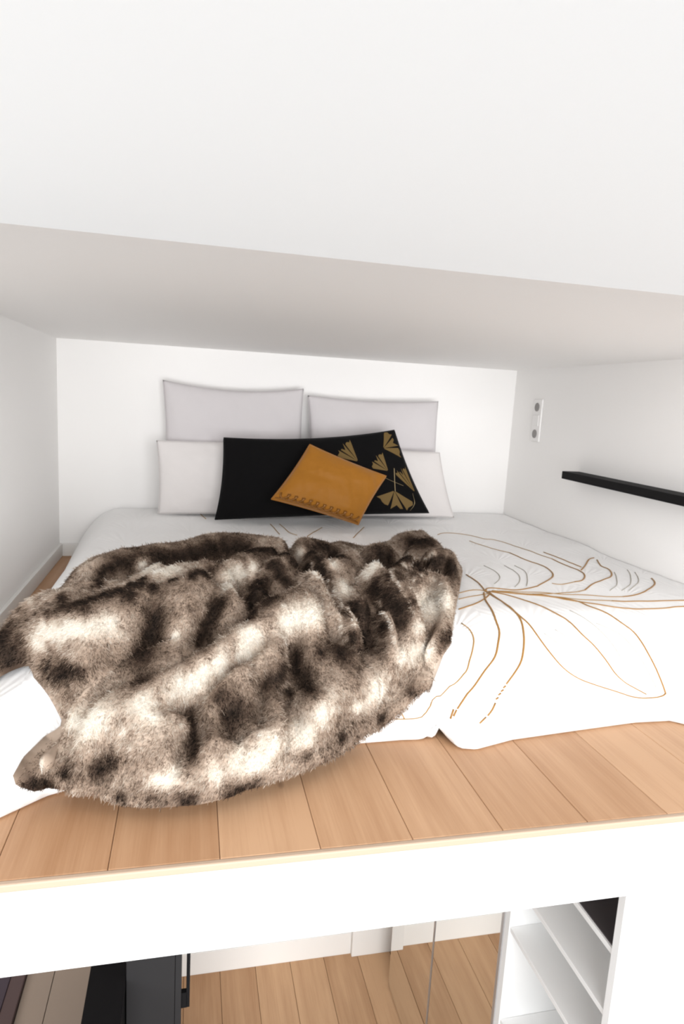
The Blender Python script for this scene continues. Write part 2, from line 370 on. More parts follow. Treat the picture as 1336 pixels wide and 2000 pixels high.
THREAD_F = [
 [(0.947, 1.544), (0.994, 1.502), (1.045, 1.479), (1.100, 1.469)],
 [(0.987, 1.555), (1.038, 1.516), (1.081, 1.494)],
 [(0.983, 1.470), (1.019, 1.461), (1.111, 1.456)],
 [(1.084, 1.644), (1.122, 1.576), (1.149, 1.524), (1.160, 1.494), (1.179, 1.465), (1.211, 1.437)],
 [(1.134, 1.585), (1.187, 1.553), (1.209, 1.520), (1.222, 1.494), (1.233, 1.465), (1.242, 1.442)],
 [(1.054, 2.167), (1.057, 2.076), (1.032, 1.992), (0.974, 1.913)],
 [(1.133, 2.161), (1.126, 2.045), (1.085, 1.952), (1.030, 1.879)],
 [(1.180, 2.171), (1.171, 2.074), (1.121, 1.965), (1.080, 1.895)],
 [(1.521, 2.056), (1.481, 1.987), (1.410, 1.886), (1.344, 1.828)],
 [(1.599, 2.089), (1.559, 2.017), (1.471, 1.897), (1.388, 1.826)],
 [(1.605, 2.053), (1.564, 1.981), (1.511, 1.910), (1.412, 1.823)],
]
THREAD_D = [
 [(0.632, 1.380)],
 [(0.626, 1.384)],
 [(0.781, 1.426)],
 [(0.772, 1.419)],
 [(0.762, 1.412)],
 [(0.752, 1.404)],
]
def on_bed(l, lift):
    l = smooth_line(np.array(l), .012); return np.column_stack([l, bed_z(l[:, 0], l[:, 1]) + lift])
# ------------------------------------------------------------------ pillows and cushions
def cloth(name, col, bump=(90, .12, .002), rough=.9, sheen=.15):
    return mat(name, col, rough, .12, 0, bump, sheen)
M_grey = cloth('pale grey cotton', srgb(212, 207, 208)); M_white = cloth('white cotton', srgb(223, 218, 216))
M_blackc = cloth('black velvet', srgb(13, 12, 13), (300, .1, .001), .95, .03)
M_must = cloth('mustard satin', srgb(156, 102, 32), (26, .5, .006), .5, .2)
M_gold = mat('gold thread', srgb(162, 120, 64), .5, .4, .1); M_goldm = mat('pale gold thread', srgb(168, 132, 82), .55, .3)
M_grey_t = mat('pale grey thread', srgb(178, 172, 162), .7, .2); M_leaf = mat('olive gold print', srgb(108, 86, 46), .7, .3, 0, (900, .3, .001))
M_leafstem = mat('pale stem print', srgb(158, 140, 104), .7, .3)
class Pillow:
    def __init__(s, TL, TR, BR, BL, t, pinch=.05, sag=0.0, seed=0, wr=.006):
        s.q = [np.array(a, float) for a in (TL, TR, BR, BL)]; s.t = t; s.pinch = pinch; s.sag = sag; s.seed = seed; s.wr = wr
        TL, TR, BR, BL = s.q
        n = np.cross(TR-BL, TL-BR); n /= np.linalg.norm(n); s.n = n if n[1] < 0 else -n
        s.c = sum(s.q)/4
    def at(s, a, b, side=1.0):
        """a, b in -1..1 across and up; side +1 front, -1 back"""
        a = np.asarray(a, float); b = np.asarray(b, float)
        u = a*(1 - s.pinch*(1-b**2)); v = b*(1 - s.pinch*(1-a**2)) - s.sag*(1-a**2)*(b+1)/2
        u = (u+1)/2; v = (v+1)/2
        TL, TR, BR, BL = s.q
        P = ((1-u)*(1-v))[..., None]*BL + (u*(1-v))[..., None]*BR + (u*v)[..., None]*TR + ((1-u)*v)[..., None]*TL
        pr = (np.clip(1-a**2, 0, 1)*np.clip(1-b**2, 0, 1))**.42
        edge = 1 - np.maximum(np.abs(a), np.abs(b))**6
        wrk = s.wr*edge*(fbm(a*2.2+s.seed*9.1, b*2.2+s.seed*3.3+side*5) + .6*fbm(a*6+b*3+s.seed, b*1.6+side))*3
        return P + ((side*s.t/2*pr + side*wrk))[..., None]*s.n
    def build(s, name, m, root):
        k = 44; g = np.linspace(-1, 1, k); g = np.sin(g*np.pi/2)*.5 + g*.5
        A, B = np.meshgrid(g, g, indexing='ij'); o = np.array(root.location)
        bm = bmesh.new()
        for side in (1, -1):
            P = s.at(A, B, side) - o
            V = [[bm.verts.new(P[i, j]) for j in range(k)] for i in range(k)]
            for i in range(k-1):
                for j in range(k-1):
                    f = (V[i][j], V[i+1][j], V[i+1][j+1], V[i][j+1])
                    bm.faces.new(f if side > 0 else f[::-1])
        bmesh.ops.remove_doubles(bm, verts=bm.verts, dist=1e-5)
        bmesh.ops.recalc_face_normals(bm, faces=bm.faces)
        me = bpy.data.meshes.new(name); bm.to_mesh(me); bm.free()
        return link(name, me, m, root, True)
def tubes(name, lines, rads, m, root, flat=.6, seg=6):
    V = []; F = []; o = np.array(root.location)
    for l, r in zip(lines, rads):
        v, f = tube(name, np.asarray(l)-o, r, m, None, flat, seg)
        F += [tuple(i+len(V) for i in q) for q in f]; V += v.tolist()
    me = bpy.data.meshes.new(name); me.from_pydata(V, [], F); return link(name, me, m, root, True)
def seam(p, root, m, r=.0022):
    e = np.linspace(-1, 1, 40); one = np.ones(40)
    loop = np.concatenate([p.at(e, -one), p.at(one, e)[1:], p.at(e[::-1], one)[1:], p.at(-one, e[::-1])[1:]])
    return tubes('seam', [loop], [r], m, root, 1.0)
def cushion(name, label, p, m, group=None, sm=None):
    bot = (p.q[2]+p.q[3])/2
    r = thing(name, label, 'pillow', tuple(bot), group)
    p.build('cover', m, r); seam(p, r, sm or m, .0022 if 'cushion' in name else .0012); return r
cushion('pillow', 'pale grey pillow standing against the back wall, upper left of the pile',
        Pillow((-.137, 3.205, .855), (.524, 3.205, .853), (.55, 3.19, .25), (-.13, 3.19, .25), .125, .045, .055, 1, .010), M_grey, 'bed pillows')
cushion('pillow', 'pale grey pillow standing against the back wall, upper right of the pile',
        Pillow((.546, 3.205, .822), (1.222, 3.205, .83), (1.25, 3.19, .25), (.58, 3.19, .25), .125, .03, .02, 2, .010), M_grey, 'bed pillows')
cushion('pillow', 'white pillow standing low in front, left, half hidden by the black cushion',
        Pillow((-.158, 3.085, .582), (.53, 3.085, .60), (.53, 3.06, .25), (-.146, 3.06, .25), .10, .025, .0, 3, .008), M_white, 'bed pillows')
cushion('pillow', 'white pillow standing low in front, right, behind the black cushion with leaves',
        Pillow((.545, 3.085, .60), (1.205, 3.085, .578), (1.30, 3.06, .255), (.545, 3.06, .25), .10, .025, .0, 4, .008), M_white, 'bed pillows')
BP = Pillow((0.136, 2.963, 0.615), (0.927, 2.977, 0.683), (1.104, 2.901, 0.303), (0.104, 2.892, 0.258),
    .12, .03, .09, 5, .004)
bk = cushion('cushion', 'long black cushion with gold fan leaves at its right end', BP, M_blackc, 'scatter cushions')
def leaf(name, ap, a0, a1, R, aspect=1.0, ribs=True):
    """a fan-shaped printed leaf lying on the cushion front; ap in 0..1 coordinates, R in cushion widths"""
    W, Hh = .98, .40
    k = 14; V = []; F = []
    for i in range(k+1):
        th = math.radians(a0 + (a1-a0)*i/k); rr = R*(1 - .12*abs(math.sin(i*1.9)) - .22*math.exp(-((i-k/2)/1.0)**2))
        for j in range(7):
            q = .06 + .94*j/6
            V.append((ap[0] + math.cos(th)*rr*q/W, ap[1] + math.sin(th)*rr*q/Hh))
    V = np.array(V); V = np.clip(V, .012, .988)
    P = BP.at(V[:, 0]*2-1, V[:, 1]*2-1) + .0012*BP.n - np.array(bk.location)
    for i in range(k):
        if ribs and i % 5 == 4: continue
        for j in range(6):
            a = i*7+j; F.append((a, a+1, a+8, a+7))
    me = bpy.data.meshes.new(name); me.from_pydata(P.tolist(), [], F); o = link(name, me, M_leaf, bk, True)
    return o
for ap, a0, a1, R in (((.885, .80), -30, 62, .105), ((.868, .52), 88, 168, .092), ((.975, .25), 88, 128, .125), ((.862, .28), 195, 322, .105), ((.715, .66), 95, 165, .115)):
    o = leaf('leaf_print', ap, a0, a1, R)
def on_black(l): 
    l = smooth_line(np.array(l), .03); return BP.at(l[:, 0]*2-1, l[:, 1]*2-1) + .001*BP.n
for l, rr in (([(.908, .55), (.885, .40), (.866, .27)], .0020), ([(.83, .45), (.872, .395), (.923, .335)], .0024), ([(.958, .24), (.945, .12), (.906, .03)], .0020)):
    tubes('stem_print', [on_black(l)], [rr], M_leafstem, bk, .3)
MP = Pillow((0.501, 2.829, 0.610), (0.848, 2.792, 0.485), (0.715, 2.729, 0.274), (0.333, 2.759, 0.375),
    .11, .035, 0, 6, .007)
mc = cushion('cushion', 'small mustard cushion tilted in front of the long black cushion', MP, M_must, 'scatter cushions')
M_must2 = mat('dark gold beads', srgb(128, 82, 25), .4, .5, .3)
sw_l = []
for i in range(11):                                                    # a row of swags along its lower left edge
    a0 = -.92 + i*.163; t = np.linspace(0, 1, 9)
    a = a0 + .21*t; b = -.74 - .17*np.sin(t*np.pi)**.7
    sw_l.append(MP.at(a, b) + .002*MP.n)
for l in sw_l: tubes('swag_trim', [l], [.0055], M_must2, mc, .8)
e = np.linspace(-.95, .95, 40); tubes('edge_trim', [MP.at(e, -.93+0*e) + .002*MP.n], [.004], M_must2, mc, .8)

for nm, LL, lift, rad, m in (('gold_thread', THREAD_T, .0014, .0029, M_gold), ('pale_thread', THREAD_M, .0012, .0022, M_goldm), ('grey_thread', THREAD_F, .0010, .0016, M_grey_t)):
    for l in LL: tubes(nm, [on_bed(l, lift)], [rad], m, bed, .5)
for l in THREAD_D:
    x, y = l[0]; tubes('stitch', [on_bed([(x-.004, y-.002), (x+.004, y+.002)], .0015)], [.0028], M_gold, bed, .6)
# ------------------------------------------------------------------ faux fur throw
OUTLINE = [(-0.500, 1.600), (-0.430, 1.640), (-0.365, 1.614), (-0.329, 1.708), (-0.291, 1.820), (-0.272, 1.922), (-0.184, 2.047), (-0.106, 2.115), (-0.021, 2.192), (0.073, 2.330), (0.161, 2.384), (0.232, 2.341), (0.316, 2.261), (0.425, 2.314), (0.550, 2.389), (0.641, 2.318), (0.762, 2.421), (0.877, 2.512), (0.972, 2.576), (0.946, 2.436), (0.879, 2.226), (0.920, 2.171), (0.941, 2.124), (0.925, 2.061), (0.808, 1.811), (0.707, 1.604), (0.656, 1.498), (0.612, 1.462), (0.524, 1.421), (0.422, 1.384), (0.362, 1.328), (0.291, 1.263), (0.233, 1.235), (0.139, 1.197), (0.074, 1.174), (0.024, 1.161), (-0.059, 1.162), (-0.115, 1.176), (-0.168, 1.208), (-0.203, 1.214), (-0.224, 1.231), (-0.265, 1.252), (-0.314, 1.237), (-0.322, 1.243), (-0.309, 1.274), (-0.278, 1.318), (-0.252, 1.343), (-0.253, 1.351), (-0.286, 1.383), (-0.317, 1.408), (-0.338, 1.452), (-0.372, 1.448), (-0.470, 1.420)]
RIDGES = [
 (0.075, 0.045, 0.045, [(-0.260, 1.650), (-0.250, 1.740), (-0.170, 1.830), (-0.100, 1.890), (-0.020, 1.960), (0.060, 2.080), (0.140, 2.110), (0.200, 2.090), (0.280, 2.020), (0.380, 2.050), (0.490, 2.140)]),
 (0.075, 0.045, 0.045, [(-0.320, 1.520), (-0.290, 1.610), (-0.260, 1.640), (-0.210, 1.690), (-0.120, 1.740), (-0.040, 1.730)]),
 (0.081, 0.050, 0.050, [(-0.300, 1.490), (-0.260, 1.530), (-0.200, 1.570), (-0.120, 1.630), (-0.060, 1.650), (0.030, 1.700), (0.100, 1.780)]),
 (0.106, 0.050, 0.060, [(-0.320, 1.420), (-0.230, 1.470), (-0.180, 1.500), (-0.130, 1.540), (-0.060, 1.550), (0.000, 1.580), (0.070, 1.640), (0.110, 1.670)]),
 (0.069, 0.070, 0.070, [(-0.320, 1.400), (-0.240, 1.420), (-0.160, 1.460), (-0.090, 1.500)]),
 (0.069, 0.080, 0.080, [(-0.260, 1.380), (-0.170, 1.410), (-0.050, 1.420), (0.010, 1.540), (0.040, 1.580)]),
 (0.094, 0.060, 0.060, [(-0.200, 1.270), (-0.140, 1.280), (-0.060, 1.300), (0.020, 1.340), (0.080, 1.390), (0.140, 1.450), (0.220, 1.530), (0.290, 1.560), (0.330, 1.570)]),
 (0.094, 0.060, 0.016, [(-0.210, 1.160), (-0.150, 1.230), (-0.110, 1.220), (-0.050, 1.210), (-0.010, 1.220)]),
 (0.069, 0.070, 0.070, [(-0.190, 1.270), (-0.100, 1.270), (-0.030, 1.280), (0.010, 1.290)]),
 (0.056, 0.040, 0.040, [(-0.190, 1.120), (-0.150, 1.110), (-0.100, 1.100), (-0.050, 1.080), (0.020, 1.070), (0.090, 1.080), (0.130, 1.110), (0.220, 1.140), (0.290, 1.190), (0.390, 1.270), (0.500, 1.430), (0.630, 1.430), (0.640, 1.470), (0.660, 1.530), (0.700, 1.610)]),
 (0.075, 0.018, 0.045, [(0.330, 1.760), (0.360, 1.650), (0.380, 1.580), (0.390, 1.520), (0.340, 1.440), (0.300, 1.360), (0.260, 1.290)]),
 (0.081, 0.018, 0.050, [(0.530, 1.830), (0.560, 1.690), (0.550, 1.570), (0.550, 1.520), (0.520, 1.470), (0.450, 1.430)]),
 (0.075, 0.016, 0.045, [(0.410, 1.600), (0.470, 1.580), (0.480, 1.530), (0.480, 1.480), (0.400, 1.420), (0.310, 1.320)]),
 (0.062, 0.016, 0.040, [(0.340, 1.590), (0.360, 1.570), (0.360, 1.520), (0.340, 1.460), (0.290, 1.370), (0.270, 1.320)]),
 (0.081, 0.045, 0.022, [(0.230, 1.570), (0.250, 1.500), (0.250, 1.420), (0.260, 1.350), (0.250, 1.290), (0.230, 1.190)]),
 (0.069, 0.020, 0.045, [(0.140, 1.450), (0.150, 1.380), (0.160, 1.300), (0.160, 1.260), (0.140, 1.220)]),
 (0.069, 0.050, 0.025, [(0.070, 1.380), (0.060, 1.300), (0.040, 1.250), (0.030, 1.210)]),
 (0.056, 0.040, 0.040, [(0.730, 2.210), (0.800, 2.260), (0.860, 2.290), (0.790, 2.060)]),
 (0.069, 0.035, 0.018, [(0.590, 1.780), (0.770, 1.930), (0.830, 1.930), (0.820, 1.830)]),
 (0.062, 0.035, 0.035, [(0.590, 1.650), (0.630, 1.700), (0.680, 1.680), (0.710, 1.640), (0.660, 1.550)]),
 (0.062, 0.040, 0.040, [(0.370, 1.750), (0.490, 1.930), (0.570, 1.980), (0.660, 2.090)]),
 (0.062, 0.040, 0.040, [(0.090, 1.750), (0.150, 1.840), (0.200, 1.950), (0.260, 1.960)]),
 (0.062, 0.040, 0.040, [(0.220, 1.740), (0.300, 1.930), (0.350, 1.920), (0.370, 1.720)]),
 (0.050, 0.045, 0.045, [(-0.280, 1.170), (-0.260, 1.220), (-0.220, 1.280)]),
 (0.062, 0.050, 0.050, [(-0.350, 1.460), (-0.340, 1.410), (-0.350, 1.380)]),
 (-0.068, 0.030, 0.030, [(0.060, 1.700), (0.070, 1.630), (0.040, 1.540), (0.020, 1.460)]),
 (-0.075, 0.025, 0.025, [(0.230, 1.500), (0.240, 1.420), (0.250, 1.370)]),
 (-0.060, 0.025, 0.025, [(-0.230, 1.310), (-0.210, 1.260), (-0.200, 1.170)]),
 (-0.075, 0.030, 0.030, [(-0.170, 1.240), (-0.120, 1.230), (-0.090, 1.220)]),
 (-0.075, 0.030, 0.030, [(-0.030, 1.230), (0.000, 1.220), (0.020, 1.270), (0.010, 1.330)]),
 (-0.060, 0.030, 0.030, [(-0.320, 1.600), (-0.270, 1.660), (-0.180, 1.700), (-0.110, 1.790)]),
 (-0.060, 0.030, 0.030, [(-0.120, 1.470), (-0.090, 1.500), (-0.080, 1.540)]),
 (-0.060, 0.030, 0.030, [(0.080, 1.320), (0.090, 1.280), (0.100, 1.250)]),
 (-0.060, 0.025, 0.025, [(0.350, 1.530), (0.350, 1.490)]),
 (-0.075, 0.022, 0.022, [(0.470, 1.610), (0.450, 1.550), (0.430, 1.510)]),
 (-0.075, 0.020, 0.020, [(0.310, 2.080), (0.320, 1.850), (0.360, 1.720), (0.370, 1.620), (0.380, 1.560)]),
 (-0.075, 0.020, 0.020, [(0.140, 1.800), (0.140, 1.680), (0.120, 1.610)]),
 (-0.075, 0.020, 0.020, [(0.530, 2.010), (0.550, 1.850), (0.550, 1.700)]),
 (-0.075, 0.020, 0.020, [(0.670, 1.680), (0.630, 1.570), (0.610, 1.520), (0.550, 1.480), (0.490, 1.440)]),
 (-0.075, 0.020, 0.020, [(0.680, 1.980), (0.730, 1.910), (0.630, 1.760)]),
 (-0.075, 0.020, 0.020, [(0.100, 1.200), (0.160, 1.220), (0.230, 1.260), (0.290, 1.300), (0.380, 1.390), (0.500, 1.450)]),
 (-0.075, 0.022, 0.022, [(-0.150, 1.220), (-0.090, 1.200), (-0.030, 1.190), (0.030, 1.190), (0.090, 1.200)]),
 (-0.075, 0.022, 0.022, [(-0.330, 1.620), (-0.280, 1.660), (-0.180, 1.700), (-0.100, 1.790)]),
 (-0.068, 0.022, 0.022, [(-0.250, 1.570), (-0.160, 1.620), (-0.090, 1.690), (0.010, 1.790)]),
 (-0.060, 0.020, 0.020, [(0.150, 1.400), (0.150, 1.340), (0.140, 1.280)]),
 (-0.060, 0.020, 0.020, [(-0.040, 1.290), (0.030, 1.340), (0.100, 1.400), (0.170, 1.470)]),
 (0.044, 0.025, 0.025, [(-0.090, 1.550), (-0.040, 1.510), (-0.040, 1.430)]),
]
